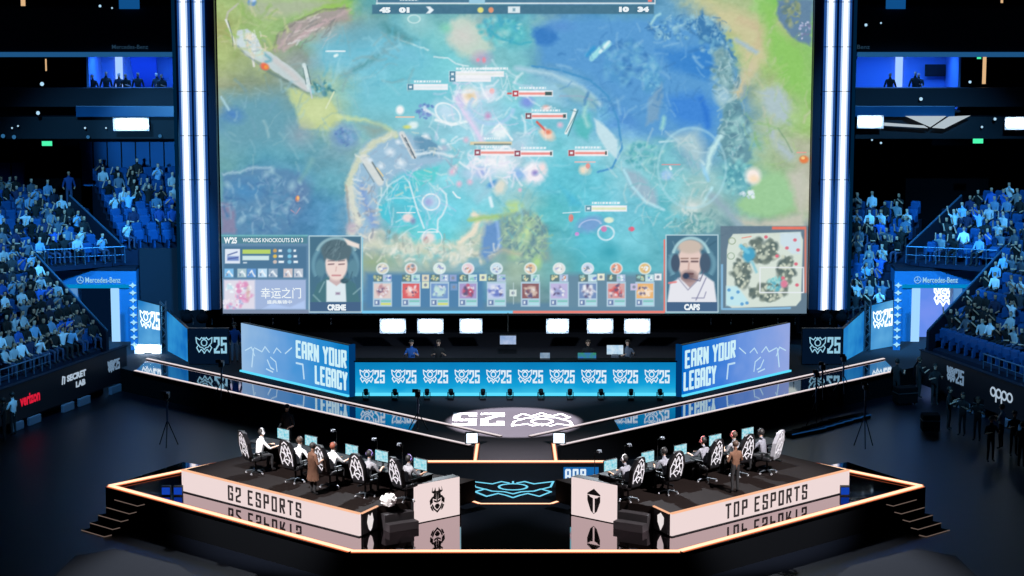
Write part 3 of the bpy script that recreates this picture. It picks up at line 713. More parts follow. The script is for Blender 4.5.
# logo counter
A, B = at(355.5, 396.5, Z1), at(675.5, 396.5, Z1); m, L = MAB(A, B)
t = thing('logo_counter', 'long cyan lit counter with a row of white emblems and numerals 25', 'counter', m)
bm = BM(); box(bm, 0, L, 0, .6, 0, 1.44); part('cabinet', bm, black, t)
bm = BM(); box(bm, 0, L, -.03, -.002, .12, 1.42)
fc = part('led_face', bm, grad_emit('counter picture', [(0, (70, 205, 240)), (.3, (20, 165, 222)), (.6, (14, 146, 208)), (1, (10, 128, 190))], 'Z', 1.45, .95), t)
bm = BM(); box(bm, -.05, L + .05, -.06, .62, 1.44, 1.48); part('worktop', bm, matte, t)
bm = BM(); box(bm, 0, L, -.18, -.06, .06, .17); part('foot_light', bm, emit('aqua foot light', (90, 215, 250), 1.1), t)
N = 10; px0 = 354
for k in range(10):
    xm = (370.3 + 31.9 * k - 354) / 323 * L
    bm = BM(); cup_logo(bm, xm - .24 + .05, .84, .56, .56, .04, -.03, .008, small=True); digits25(bm, xm + .12, .56, .42, .54, -.03, .01); part('emblem', bm, white_text, fc)
for k, px in enumerate((366, 395, 427, 451, 483, 510, 541, 570, 601, 631, 660)):
    p = at(px, 400, Z1); t = thing('moving_head_light', 'small dark moving-head lamp before the logo counter, number %s from its left end' % ['one', 'two', 'three', 'four', 'five', 'six', 'seven', 'eight', 'nine', 'ten', 'eleven'][k], 'stage light', M(p, RND.uniform(-.3, .3)), 'floor lamps along the counter')
    bm = BM(); box(bm, -.12, .12, -.1, .1, 0, .1, bev=.02); part('base', bm, black, t)
    bm = BM(); box(bm, -.14, -.11, -.04, .04, .1, .32); box(bm, .11, .14, -.04, .04, .1, .32); part('yoke', bm, black, t)
    bm = BM(); tube(bm, (0, .06, .22), (0, -.04, .42), .09, 12, .1); part('lamp_head', bm, black, t)
# dark 25 panels
for s in (-1, 1):
    A, B = at(189, 364.5, Z1), at(229.5, 364.5, Z1)
    if s > 0: A, B = mx(B), mx(A)
    t, fc, L = led_wall('emblem_wall', A, B, 1.6, emit('night blue picture', (5, 22, 44), .8), 'dark blue panel with a pale emblem and 25 beside the %s slogan wall' % side[s])
    bm = BM(); cup_logo(bm, .68, .86, .72, .72, .042, -.03, .01, small=True); digits25(bm, 1.1, .5, .56, .72, -.03, .01); part('emblem', bm, emit('pale panel lettering', (150, 205, 230), .95), fc)
# outer wedge and banner, tunnel portal
def quad_panel(name, pts3, facemat, label, cat, thick=.15):
    """four corners (bl, br, tr, tl) in a vertical plane"""
    bl, br, tr, tl = [Vector(p) for p in pts3]
    a = atan2(br.y - bl.y, br.x - bl.x); m = M((bl.x, bl.y, 0), a); inv = m.inverted()
    q = [inv @ p for p in (bl, br, tr, tl)]; q = [(v.x, v.z) for v in q]
    t = thing(name, label, cat, m)
    bm = BM(); plate(bm, q, thick, thick); part('cabinet', bm, black, t)
    bm = BM(); plate(bm, q, -.002, .03); fc = part('led_face', bm, facemat, t)
    return t, fc, q, m
blueA = emit('bright blue picture', (12, 110, 200), .85, (60, 170, 235), .5)
blueB = emit('banner blue picture', (20, 125, 205), .9, (110, 190, 240), .45)
wall_blue = mat('tunnel blue wall', (40, 118, 170), .6, var=.15, vscale=.5)
for s in (-1, 1):
    g = (lambda p: p) if s < 0 else mx
    # wedge: near right edge (188, 330..366), far left edge (168, 313..352)
    bl, br = at(167, 350, Z1), at(188, 361.5, Z1); tl = atY(167, 310, bl.y); tr = atY(188, 329, br.y)
    q = [bl, br, tr, tl] if s < 0 else [mx(br), mx(bl), mx(tl), mx(tr)]
    quad_panel('wedge_panel', q, blueA, 'sloping-topped bright blue panel at the outer end of the %s rear stage' % side[s], 'LED panel')
    bl, br = at(139, 346, Z1), at(162, 350, Z1); tl = atY(139, 300, bl.y); tr = atY(163, 306, br.y)
    q = [bl, br, tr, tl] if s < 0 else [mx(br), mx(bl), mx(tl), mx(tr)]
    t, fc, q2, mm = quad_panel('portal_banner', q, blueB, 'blue banner with a glowing emblem and 25 beside the %s tunnel' % side[s], 'LED panel')
    Lb = q2[1][0]; zc = (q2[0][1] + q2[2][1]) / 2 + .28
    bm = BM(); cup_logo(bm, Lb * .36, zc, Lb * .5, .8, .05, -.032, .01, small=True); digits25(bm, Lb * .62, zc - .38, Lb * .34, .8, -.032, .01); part('emblem', bm, emit('hot white lettering', (235, 250, 255), 1.5), fc)
    # lattice truss post between banner and wedge
    p = g(at(165, 351, Z1) + Vector((0, -.25, 0))); t = thing('truss_post', 'dark lattice truss post between the blue panels on the %s' % side[s], 'truss', M(p))
    bm = BM()
    for x, y in ((-.12, -.12), (.12, -.12), (.12, .12), (-.12, .12)): tube(bm, (x, y, 0), (x, y, 2.3), .025)
    part('chords', bm, steel, t); bm = BM()
    for k in range(8):
        z = k * .28 + .05; u = -1 if k % 2 else 1
        tube(bm, (-.12 * u, -.12, z), (.12 * u, -.12, z + .26), .014); tube(bm, (-.12 * u, .12, z), (.12 * u, .12, z + .26), .014); tube(bm, (-.12, -.12 * u, z), (-.12, .12 * u, z + .26), .014)
    part('lattice', bm, steel, t)
    # column of star lamps
    p = g(at(134.5, 350, Z1)); zt = atY(134.5, 282, p.y).z
    t = thing('star_lamp_column', 'vertical column of small star-shaped lamps beside the %s tunnel' % side[s], 'lamp column', M(p))
    bm = BM(); box(bm, -.16, .16, 0, .12, 0, zt - p.z); part('post', bm, wall_blue, t)
    nst = 9
    for k in range(nst):
        z = .25 + (zt - p.z - .4) * k / (nst - 1); bm = BM()
        plate(bm, [(-.17, z), (-.05, z - .05), (0, z - .13), (.05, z - .05), (.17, z), (.05, z + .05), (0, z + .13), (-.05, z + .05)], -.002, .03)
        part('star_lamp', bm, emit('star lamp', (150, 210, 245), 1.2), t)
    # tunnel portal: lintel with the sponsor's name, jambs, dark mouth
    Y = 107.3
    xl, xr = atY(38, 300, Y).x, atY(137, 300, Y).x; zt = atY(90, 268, Y).z; zl = atY(90, 288, Y).z; zb = 0.0
    ol, orr = atY(77, 300, Y).x, atY(111, 300, Y).x
    t = thing('tunnel_portal', 'blue player tunnel with a lit sponsor lintel on the %s' % side[s], 'tunnel', M((0, Y, 0)))
    def X(a, b): return (a, b) if s < 0 else (-b, -a)
    bm = BM(); box(bm, *X(xl, xr), 0, 1.2, zl, zt - .12); lt = part('lintel', bm, wall_blue, t)
    bm = BM(); box(bm, *X(xl, xr), -.03, 1.2, zt - .12, zt); part('lintel_cap', bm, navy, t)
    bm = BM(); box(bm, *X(xl, ol - .0), 0, 1.2, zb, zl); part('side_panel', bm, wall_blue, t)
    bm = BM(); box(bm, *X(orr + .35, xr), 0, 1.2, zb, zl); part('side_panel', bm, wall_blue, t)
    bm = BM(); box(bm, *X(xl, xr), -.06, -.0, zl - .0, zl + .16); part('light_band', bm, emit('cyan light band', (0, 140, 205), .9), t)
    bm = BM(); box(bm, *X(orr, orr + .38), -.05, .3, zb, zl - .02); part('lit_jamb', bm, emit('pale lit jamb', (150, 200, 245), 1.2), t)
    bm = BM(); box(bm, *X(ol - .35, ol), -.05, .3, zb, zl - .02); part('lit_jamb', bm, emit('pale lit jamb b', (100, 160, 225), .8), t)
    bm = BM(); box(bm, *X(ol - .3, orr + .3), 1.1, 1.25, zb, zl)
    part('inner_screen', bm, emit('dark tunnel picture', (3, 22, 48), .8) if s < 0 else emit('violet tunnel picture', (88, 140, 240), .95, (120, 150, 245), .6), t)
    if s > 0:
        bm = BM(); a, b = X(ol - .3, orr + .3); cup_logo(bm, a + 1.55, 2.95, .9, 1.0, .07, 1.09, .01); part('screen_emblem', bm, emit('hot white lettering', (235, 250, 255), 1.5), t)
    bm = BM(); cx_ = (xl + xr) / 2 + .55; cx_ = cx_ if s < 0 else -((xl + xr) / 2 + .35)
    text(bm, 'Mercedes-Benz', cx_ - .62, zl + .24, 1.6, .26, 0, .02, bold=.02); part('lettering', bm, emit('sponsor lettering', (150, 205, 240), .95), lt); bm = BM()
    ring = arc(cx_ - .85, zl + .37, .15, .15, 0, 360, 18); stroke(bm, ring, .025, 0, .02)
    for a in (90, 210, 330): stroke(bm, [(cx_ - .85, zl + .37), (cx_ - .85 + .14 * cos(radians(a)), zl + .37 + .14 * sin(radians(a)))], .022, 0, .02)
    part('ring_emblem', bm, emit('sponsor lettering', (150, 205, 240), .95), lt)
# bright white flood near the left tunnel and its smaller twin
def blinder(px, py, Y, w, h, label, ang=0, floor_z=None, strength=2.6, cells=4, group=None):
    p = atY(px, py, Y); t = thing('flood_light', label, 'flood light', M((p.x, p.y, p.z - h / 2), ang), group)
    bm = BM(); box(bm, -w / 2 - .04, w / 2 + .04, 0, .18, -.04, h + .04, bev=.02); part('housing', bm, black, t)
    for k in range(cells):
        bm = BM(); a = -w / 2 + w * k / cells; box(bm, a + .01, a + w / cells - .01, -.02, .005, 0, h); part('lamp_cell', bm, emit("flood lamp %g" % strength, (215, 238, 255), strength * HOT), t)
    k_ = .1; flap = mat('pale halo flap', (190, 195, 205), .6)  # pale flaps added around the lamps to catch a soft halo
    for nm_, q in (('top', [(-w / 2, h), (w / 2, h), (w / 2 + k_, h + k_), (-w / 2 - k_, h + k_)]), ('bottom', [(-w / 2, 0), (w / 2, 0), (w / 2 + k_, -k_), (-w / 2 - k_, -k_)]), ('side', [(-w / 2, 0), (-w / 2, h), (-w / 2 - k_, h + k_), (-w / 2 - k_, -k_)]), ('side', [(w / 2, 0), (w / 2, h), (w / 2 + k_, h + k_), (w / 2 + k_, -k_)])):
        bm = BM(); vv_ = [bm.verts.new((a, -.02 if j < 2 else -.14, b)) for j, (a, b) in enumerate(q)]; vb_ = [bm.verts.new((v.co.x, v.co.y + .012, v.co.z)) for v in vv_]
        bm.faces.new(vv_); bm.faces.new(vb_[::-1])
        for j in range(4): bm.faces.new((vv_[j], vv_[(j + 1) % 4], vb_[(j + 1) % 4], vb_[j]))
        bmesh.ops.recalc_face_normals(bm, faces=bm.faces[:]); part('halo_flap', bm, flap, t)
    if floor_z is not None:
        bm = BM(); tube(bm, (0, .1, 0), (0, .1, floor_z - (p.z - h / 2)), .03); box(bm, -.2, .2, -.1, .3, floor_z - (p.z - h / 2), floor_z - (p.z - h / 2) + .03); part('stand', bm, black, t)
    else:
        bm = BM(); tube(bm, (0, .1, h), (0, .1, h + .12), .03); part('hanger', bm, black, t)
    return t
blinder(148.5, 350.5, 104.6, 1.0, .42, 'dazzling white flood lamp at the mouth of the left walkway', 0, Z1, 4.0)
# ------------------------------------------------------------------ under the screen
bm = BM(); box(bm, -30, 30, 119.9, 120.3, 0, 30); struct('wall_back', bm, mat('arena back wall', (12, 22, 34), .9, spec=.1))
bm = BM(); box(bm, -13.2, 13.2, 109.7, 109.9, 0.0, 6); struct('wall_rear_drape', bm, mat('black drape', (8, 10, 15), .95, spec=.05, bump=.3, bscale=6))
for k, (px, sx, st) in enumerate(((393, 1, 2.4), (430.5, 1, 2.6), (471, 1, 2.4), (557.5, 1, 2.6), (600, 1, 2.4), (637, 1, 2.4))):
    blinder(px, 325.5, 104, .95 if k in (0, 1, 4, 5) else .8, .46, 'white flood lamp hung below the giant screen, %s from the left' % ['first', 'second', 'third', 'fourth', 'fifth', 'sixth'][k], 0, None, st, 3, 'flood lamps below the screen')
p = atY(508, 340, 103); t = thing('hanging_monitor', 'small pale monitor hanging below the middle of the giant screen', 'monitor', M(p))
bm = BM(); box(bm, -.38, .38, 0, .08, -.22, .22, bev=.01); tube(bm, (0, .04, .2), (0, .04, 1.2), .02); part('housing', bm, black, t)
bm = BM(); box(bm, -.35, .35, -.012, -.001, -.19, .19); part('screen', bm, emit('pale monitor picture', (140, 170, 215), .9, (190, 205, 235), 3), t)
# camera rig with bright hood behind the counter
p = atY(615, 352, 98.3); t = thing('camera_rig', 'studio camera rig with a bright white-blue panel above the counter', 'camera', M((p.x, p.y, Z1)))
zz = p.z - Z1
bm = BM(); tube(bm, (0, .2, 0), (0, .2, zz - .2), .05); part('pedestal', bm, black, t)
bm = BM(); box(bm, -.34, .34, .0, .05, zz - .1, zz + .28); part('bright_panel', bm, emit('rig panel', (165, 205, 235), .95, (225, 240, 250), 4), t)
bm = BM(); box(bm, -.16, .16, -.35, 0, zz - .38, zz - .08, bev=.03); tube(bm, (0, -.35, zz - .22), (0, -.5, zz - .22), .08); part('camera_body', bm, mat('grey rig', (80, 84, 96), .5), t)
for k, (px, w_) in enumerate(((587, .75), (545, 0.4))):
    p = atY(px, 357, 96.0)
    t = thing('caster_laptop', 'small %s laptop screen lying on the counter %s' % ((('green and blue', 'below the seated person'), ('pale grey', 'near its middle'))[k]), 'laptop', M((p.x, p.y - .05, 2.482)))
    bm = BM(); box(bm, -w_ / 2, w_ / 2, -.2, .1, 0, .02); part('keyboard_base', bm, black, t)
    bm = BM(); box(bm, -w_ / 2, w_ / 2, .1, .13, 0.02, .24); part('lid', bm, emit(['laptop picture', 'pale laptop'][k], [(60, 150, 120), (120, 150, 180)][k], .8, [(60, 110, 220), (170, 190, 210)][k], 4), t)
# thin hanging hooks and rail posts below the screen
for k, px in enumerate((193, 212, 233, 250, 273, 299, 331, 711, 731, 753, 778, 795, 815, 830)):
    p = atY(px, 321, 104.5); t = thing('hanging_hook', 'short pale rigging hook under the %s of the giant screen' % ('left part' if px < 500 else 'right part'), 'hook', M(p), 'rigging hooks under the left part of the screen' if px < 500 else 'rigging hooks under the right part of the screen')
    bm = BM(); tube(bm, (0, 0, -.1), (0, 0, .12), .014); part('rod', bm, steel, t); bm = BM(); tube(bm, (0, 0, -.16), (0, 0, -.08), .03); part('clamp', bm, steel, t)
# ------------------------------------------------------------------ light bars either side of the screen
YB = 105.2
for s in (-1, 1):
    c = [(187.6, 203.0)][0]
    xo = (177.5, 217.5) if s < 0 else (2 * 514.3 - 217.5, 2 * 514.3 - 177.5)
    x0, x1 = atY(xo[0], 200, YB).x, atY(xo[1], 200, YB).x
    z0 = atY(200, 310, YB).z; z1 = 20.5
    t = thing('light_tower', 'tall dark tower with two vertical white light tubes on the %s of the giant screen' % side[s], 'light tower', M((0, YB, 0)))
    bm = BM(); box(bm, x0, x1, .12, .6, z0, z1); part('backing', bm, mat('tower navy', (14, 40, 66), .5, spec=.6), t)
    for px in ((187.6, 202.3) if s < 0 else (2 * 514.5 - 202.3, 2 * 514.5 - 187.6)):
        x = atY(px, 200, YB).x
        bm = BM(); box(bm, x - .27, x + .27, -.0, .12, z0, z1); part('tube_housing', bm, emit('blue tube glow', (42, 92, 170), .75), t)
        bm = BM(); box(bm, x - .17, x + .17, -.06, -.001, z0, z1); tb = part('glowing_tube', bm, emit('tube white', (178, 205, 240), 1.15), t)
        bm = BM(); box(bm, x - .09, x + .09, -.08, -.06, z0, z1); part('bright_core', bm, emit('tube core', (255, 255, 255), 1.6), tb)
        bm = BM()
        k = 0
        while z0 + 1.95 * (k + 1) < z1: box(bm, x - .28, x + .28, -.085, -.0, z0 + 1.95 * (k + 1) - .012, z0 + 1.95 * (k + 1) + .012); k += 1
        part('joint_clips', bm, black, t)
    for k, px in enumerate((187.6, 202.3)):
        px = px if s < 0 else 2 * 514.5 - px
        p = atY(px, 318, YB); bm = BM(); ball(bm, (p.x, .0, p.z), .28, (1, 1, .9), 12, 8); box(bm, p.x - .1, p.x + .1, -.1, .1, p.z, p.z + .4); part('base_lamp', bm, matte, t, True)
    # hanging truss of dim blue outer trim
    bm = BM(); xx = x0 if s < 0 else x1
    box(bm, xx - .06, xx + .06, -.1, .1, z0, z1); part('outer_trim', bm, emit('deep blue trim', (0, 34, 62), .8), t)
# ------------------------------------------------------------------ the giant screen
YS = 106.0
sx0, sx1 = atY(223, 313, YS).x, atY(806.5, 313, YS).x
sz0, sz1 = atY(514, 313.5, YS).z, atY(514, -16, YS).z
GW, GH = 820, 460
gx = np.linspace(sx0, sx1, GW)[None, :].repeat(GH, 0); gz = np.linspace(sz0, sz1, GH)[:, None].repeat(GW, 1)
dz = gz - CAMZ; dep = YS * cos(TH) - dz * sin(TH)
PX = CX + F * gx / dep; PY = CY - F * (YS * sin(TH) + dz * cos(TH)) / dep
def vnoise(x, y, seed):
    xi = np.floor(x).astype(np.int64); yi = np.floor(y).astype(np.int64); fx = x - xi; fy = y - yi
    fx = fx * fx * (3 - 2 * fx); fy = fy * fy * (3 - 2 * fy)
    def h(a, b):
        n = (a * 374761393 + b * 668265263 + seed * 1442695041) & 0xffffffff
        n = ((n ^ (n >> 13)) * 1274126177) & 0xffffffff
        return ((n ^ (n >> 16)) & 0xffff) / 65535.0
    return (h(xi, yi) * (1 - fx) + h(xi + 1, yi) * fx) * (1 - fy) + (h(xi, yi + 1) * (1 - fx) + h(xi + 1, yi + 1) * fx) * fy
def fbm(x, y, seed, o=4):
    v = 0; a = .5
    for k in range(o): v = v + a * vnoise(x * 2 ** k, y * 2 ** k, seed + k); a *= .5
    return v - .47
xs = [218, 257, 294, 331, 368, 405, 442, 479, 516, 553, 590, 627, 664, 701, 738, 775, 812]
ys = [0, 30, 60, 90, 120, 150, 180, 210, 240, 270, 300]
G = """160,190,110 170,195,130 165,200,130 145,195,80 85,165,170 80,150,165 80,150,165 100,165,170 75,150,180 70,130,180 70,135,185 80,150,190 90,155,195 200,203,145 175,195,140 120,200,85 100,140,165
170,175,105 155,190,115 140,180,110 170,165,155 120,170,170 95,180,190 125,200,200 150,190,190 75,185,200 130,185,190 70,150,200 95,170,190 85,155,200 55,120,180 180,195,130 190,190,145 125,190,90
165,185,110 160,180,125 140,155,150 135,195,210 110,195,215 100,195,210 110,205,215 135,200,205 115,195,205 85,150,195 80,160,215 75,150,215 60,140,210 45,130,205 150,190,125 155,198,105 145,195,110
155,165,125 135,155,135 130,160,150 150,190,160 115,195,215 110,200,215 125,215,225 155,215,235 130,210,220 140,195,220 90,160,215 75,150,215 65,145,210 75,145,210 120,160,170 170,190,135 145,200,105
90,150,185 85,155,185 100,160,175 170,205,170 120,190,200 135,205,215 160,210,230 170,215,235 120,205,225 110,195,215 105,185,215 75,145,220 70,140,215 55,130,220 90,150,185 165,190,155 150,195,105
110,170,175 85,165,190 90,165,185 115,165,180 140,190,190 130,190,215 130,205,222 150,215,230 175,215,235 110,205,220 140,212,228 140,205,220 110,190,205 100,160,200 100,180,190 165,190,150 180,185,155
100,165,170 75,145,180 80,150,185 90,165,185 135,180,190 80,200,220 125,215,230 150,212,232 150,208,220 90,200,220 95,200,220 130,205,220 120,200,210 155,205,205 95,175,190 150,195,140 190,190,170
100,150,170 65,130,180 70,130,180 70,145,190 150,180,195 75,200,222 105,212,232 120,215,230 140,195,190 85,195,205 90,202,222 110,200,222 90,190,205 150,190,190 135,185,180 145,198,135 190,190,165
95,145,170 80,150,185 70,130,175 75,150,195 150,170,185 100,210,215 100,215,225 150,190,180 120,170,160 85,180,190 75,190,212 110,205,222 90,180,195 90,150,165 90,130,145 95,130,145 110,130,145
85,130,165 85,130,165 85,130,165 85,130,165 135,165,170 150,180,170 145,180,180 110,165,190 150,180,160 110,180,180 70,180,195 80,185,200 90,180,195 90,130,150 90,130,145 95,130,145 100,125,140
85,125,165 85,125,165 85,125,165 85,125,165 75,130,170 75,135,170 75,140,170 75,140,175 125,155,155 100,145,155 80,150,170 80,145,165 90,150,165 90,130,150 90,130,145 95,130,145 100,125,140"""
Gd = np.array([[list(map(float, c.split(','))) for c in r.split()] for r in G.split('\n')])
wx = PX + 26 * fbm(PX / 24, PY / 18, 3) + 9 * fbm(PX / 6, PY / 5, 5); wy = PY + 20 * fbm(PX / 24, PY / 18, 11) + 8 * fbm(PX / 6, PY / 5, 13)
wx = PX + (wx - PX) * np.clip((240 - PY) / 20, 0, 1); wy = np.where(PY < 240, np.minimum(wy, 246), PY)
def bil(a, b):
    u = np.clip(np.interp(a, xs, range(len(xs))), 0, len(xs) - 1.001); v = np.clip(np.interp(b, ys, range(len(ys))), 0, len(ys) - 1.001)
    i = u.astype(int); j = v.astype(int); fu = (u - i); fv = (v - j)
    fu = fu * fu * (3 - 2 * fu); fv = fv * fv * (3 - 2 * fv); fu = fu[..., None]; fv = fv[..., None]
    return (Gd[j, i] * (1 - fu) + Gd[j, i + 1] * fu) * (1 - fv) + (Gd[j + 1, i] * (1 - fu) + Gd[j + 1, i + 1] * fu) * fv
IM = bil(wx, wy)
tex = fbm(wx / 14, wy / 9, 21, 5)[..., None]
IM = IM + tex * 34 + fbm(PX / 5, PY / 3.2, 31, 3)[..., None] * 16
MIDX = PX[GH // 2]; MIDY = PY[:, 0]
def win(x0, x1, y0, y1, m=4):
    c = np.where((MIDX > x0 - m - 6) & (MIDX < x1 + m + 6))[0]; r = np.where((MIDY > y0 - m) & (MIDY < y1 + m))[0]
    if len(c) == 0 or len(r) == 0: return None
    return slice(r[0], r[-1] + 1), slice(c[0], c[-1] + 1)
def blend(w, a, col):
    a = np.clip(a, 0, 1)[..., None]; IM[w] = IM[w] * (1 - a) + np.array(col, float) * a
def ell(cx, cy, rx, ry, col, al=1.0, soft=.35, rot=0, jit=0, seed=1):
    R_ = max(rx, ry) * 1.3; w = win(cx - R_, cx + R_, cy - R_, cy + R_)
    if w is None: return
    x = PX[w] - cx; y = PY[w] - cy; c, s_ = cos(radians(rot)), sin(radians(rot)); X = (x * c + y * s_) / rx; Y = (-x * s_ + y * c) / ry
    d = np.sqrt(X * X + Y * Y)
    if jit: d = d + jit * fbm(PX[w] / 4, PY[w] / 4, seed)
    blend(w, al * (1.0 + soft / 2 - d) / max(soft, .02), col)
def ring(cx, cy, rx, ry, t, col, al=1.0, rot=0, a0=None, a1=None):
    R_ = max(rx, ry) + t; w = win(cx - R_, cx + R_, cy - R_, cy + R_)
    if w is None: return
    x = PX[w] - cx; y = PY[w] - cy; c, s_ = cos(radians(rot)), sin(radians(rot)); X = (x * c + y * s_); Y = (-x * s_ + y * c)
    d = np.abs(np.sqrt((X / rx) ** 2 + (Y / ry) ** 2) - 1) * min(rx, ry)
    a = al * np.clip(1.3 - d / (t / 2), 0, 1)
    if a0 is not None:
        th = np.degrees(np.arctan2(-y, x)) % 360; a = a * (((th - a0) % 360) < ((a1 - a0) % 360))
    blend(w, a, col)
def poly(pts, col, al=1.0, soft=1.2, jit=0, seed=1):
    X0 = min(p[0] for p in pts); X1 = max(p[0] for p in pts); Y0 = min(p[1] for p in pts); Y1 = max(p[1] for p in pts)
    w = win(X0, X1, Y0, Y1, 4 + soft + jit)
    if w is None: return
    x = PX[w]; y = PY[w]
    if jit: x = x + jit * 2 * fbm(PX[w] / 5, PY[w] / 5, seed); y = y + jit * 2 * fbm(PX[w] / 5, PY[w] / 5, seed + 9)
    ins = np.zeros(x.shape, bool); dm = np.full(x.shape, 1e9)
    for (ax, ay), (bx, by) in zip(pts, list(pts[1:]) + [pts[0]]):
        if ay != by: ins ^= ((ay > y) != (by > y)) & (x < (bx - ax) * (y - ay) / (by - ay) + ax)
        L2 = (bx - ax) ** 2 + (by - ay) ** 2 + 1e-9; t = np.clip(((x - ax) * (bx - ax) + (y - ay) * (by - ay)) / L2, 0, 1)
        dm = np.minimum(dm, np.hypot(x - ax - t * (bx - ax), y - ay - t * (by - ay)))
    sd = np.where(ins, dm, -dm); blend(w, al * (sd / soft + .5), col)
def rect(x0, x1, y0, y1, col, al=1.0, soft=.8): poly([(x0, y0), (x1, y0), (x1, y1), (x0, y1)], col, al, soft)
def line(pts, t, col, al=1.0, soft=.8, jit=0, seed=2):
    X0 = min(p[0] for p in pts); X1 = max(p[0] for p in pts); Y0 = min(p[1] for p in pts); Y1 = max(p[1] for p in pts)
    w = win(X0, X1, Y0, Y1, 4 + t)
    if w is None: return
    x = PX[w]; y = PY[w]; dm = np.full(x.shape, 1e9)
    if jit: x = x + jit * 2 * fbm(PX[w] / 4, PY[w] / 4, seed); y = y + jit * 2 * fbm(PX[w] / 4, PY[w] / 4, seed + 9)
    for (ax, ay), (bx, by) in zip(pts, pts[1:]):
        L2 = (bx - ax) ** 2 + (by - ay) ** 2 + 1e-9; tt = np.clip(((x - ax) * (bx - ax) + (y - ay) * (by - ay)) / L2, 0, 1)
        dm = np.minimum(dm, np.hypot(x - ax - tt * (bx - ax), y - ay - tt * (by - ay)))
    blend(w, al * ((t / 2 - dm) / soft + .5), col)
def frame(x0, x1, y0, y1, t, col, al=1): line([(x0, y0), (x1, y0), (x1, y1), (x0, y1), (x0, y0)], t, col, al)
RS = random.Random(5)
def rocks(cx, cy, rx, ry, cols, n, r=(1.5, 4), al=.55, seed=1):
    rr = random.Random(seed)
    for _ in range(n):
        a = rr.uniform(0, 2 * pi); q = sqrt(rr.random()); R_ = rr.uniform(*r)
        ell(cx + rx * q * cos(a), cy + ry * q * sin(a), R_ * rr.uniform(.7, 1.6), R_ * rr.uniform(.6, 1.1), rr.choice(cols), al, .9, rr.uniform(0, 180), .5, rr.randint(1, 99))
W = (240, 250, 255)
# upper left: meadow, grey path, rocks and the long pale log
poly([(240, 0), (262, 20), (300, 14), (345, 0)], (170, 185, 150), .8, 6, 3)
poly([(296, 18), (330, 4), (352, 0), (352, 14), (322, 28), (298, 30)], (150, 205, 80), .55, 5, 2)
line([(238, 4), (228, 12), (226, 20)], 2.2, (190, 190, 175), .8, 1.5)
line([(226, 20), (230, 30), (235, 44)], 2, (225, 230, 225), .95, 1.2); line([(228, 21), (232, 34), (233, 46)], 1, (60, 80, 90), .6)
ell(252, 2.5, 4.5, 3.5, (90, 140, 210), 1, .5); ell(253, 0, 3, 2, (190, 220, 250), .9, .8)
poly([(272, 50), (276, 38), (292, 22), (318, 12), (345, 6), (352, 20), (325, 28), (300, 40), (282, 52)], (165, 155, 150), .85, 4, 2.5)
for a, b in (((276, 50), (300, 26)), ((284, 50), (312, 28)), ((296, 42), (326, 20)), ((318, 26), (350, 10))): line([a, b], 3, (205, 175, 180), .6, 3, 2)
line([(273, 49), (278, 34), (300, 20), (322, 10), (348, 8)], 1.5, (110, 110, 105), .6, 2, 1.5)
line([(288, 44), (300, 40), (296, 45)], 1.5, (225, 225, 225), .7, 1.5, 1)
poly([(300, 42), (330, 28), (400, 18), (440, 60), (420, 75), (330, 72), (318, 66)], (110, 195, 220), .4, 10, 3)
ell(360, 36, 30, 12, (95, 165, 185), .5, 1, -15, .3)
poly([(235, 42), (237, 31), (247, 29), (256, 36), (262, 48), (276, 56), (292, 68), (305, 80), (315, 92), (306, 92), (284, 78), (264, 64), (247, 56)], (196, 212, 214), 1, 1.6, 1)
ell(245, 40, 9, 9, (205, 222, 225), .9, .6, 0, .2); ell(250, 37, 5, 3.5, (235, 225, 200), .9, .8, 20)
line([(247, 46), (252, 55), (254, 66)], 2.4, (222, 224, 215), .9, 1.3); line([(238, 46), (245, 54), (262, 66)], 1.6, (130, 150, 160), .7, 1.6)
line([(262, 52), (272, 60), (266, 62)], 3, (90, 165, 185), .7, 2.5); ell(260, 54, 4, 4.5, (200, 228, 215), .8, .8)
line([(275, 60), (292, 74), (304, 88)], 6, (205, 205, 205), .8, 3); line([(262, 68), (288, 82), (308, 94)], 2.5, (85, 115, 115), .6, 2.5)
ell(264.5, 66.5, 4.6, 3.4, (245, 105, 70), 1, .6, 25); ell(266, 67, 2, 2, (250, 150, 60), .9, .6)
line([(304, 65), (307, 76), (309, 88)], 4, (215, 232, 232), .95, 1.5); line([(307, 66), (311, 84)], .9, (70, 100, 110), .8); line([(303, 68), (306, 84)], .9, (80, 110, 115), .7)
rocks(322, 88, 12, 6, [(70, 150, 165), (130, 205, 215), (60, 130, 140)], 26, (1, 2.6), .7, 4)
line([(326, 51.2), (345, 51.2)], 1.5, W, 1); line([(335, 56), (337, 55)], 3, (230, 250, 250), .9, 1.5)
# lower left pool, reeds and pale sand
poly([(285, 88), (300, 90), (315, 98), (330, 98), (336, 108), (340, 124), (333, 130), (300, 128), (296, 112)], (194, 212, 146), 1, 4, 2)
ell(316, 112, 15, 11, (205, 220, 155), .8, .8, 0, .2)
line([(326, 108), (331, 98), (334, 92)], 1.6, (220, 232, 190), .9, 1.2); line([(312, 98), (310, 88)], 1.5, (200, 210, 230), .8, 1.2)
poly([(220, 90), (285, 86), (296, 110), (290, 150), (220, 160)], (96, 158, 178), .45, 10, 2)
ell(233, 115, 11, 8, (70, 130, 195), .7, .9, 20, .4); line([(221, 97), (229, 110)], 2.4, (170, 215, 230), .8, 2, 1)
ell(300, 135, 14, 14, (150, 165, 180), .5, 1, 0, .3)
ell(344, 136, 14, 12, (105, 150, 200), .85, .7, 20, .4, 7); rocks(345, 137, 11, 9, [(80, 120, 180), (140, 180, 220), (95, 160, 195)], 26, (1, 3), .5, 8)
poly([(223, 172), (240, 172), (250, 166), (276, 168), (300, 172), (308, 190), (300, 215), (284, 236), (223, 236)], (82, 135, 178), .75, 4, 3)
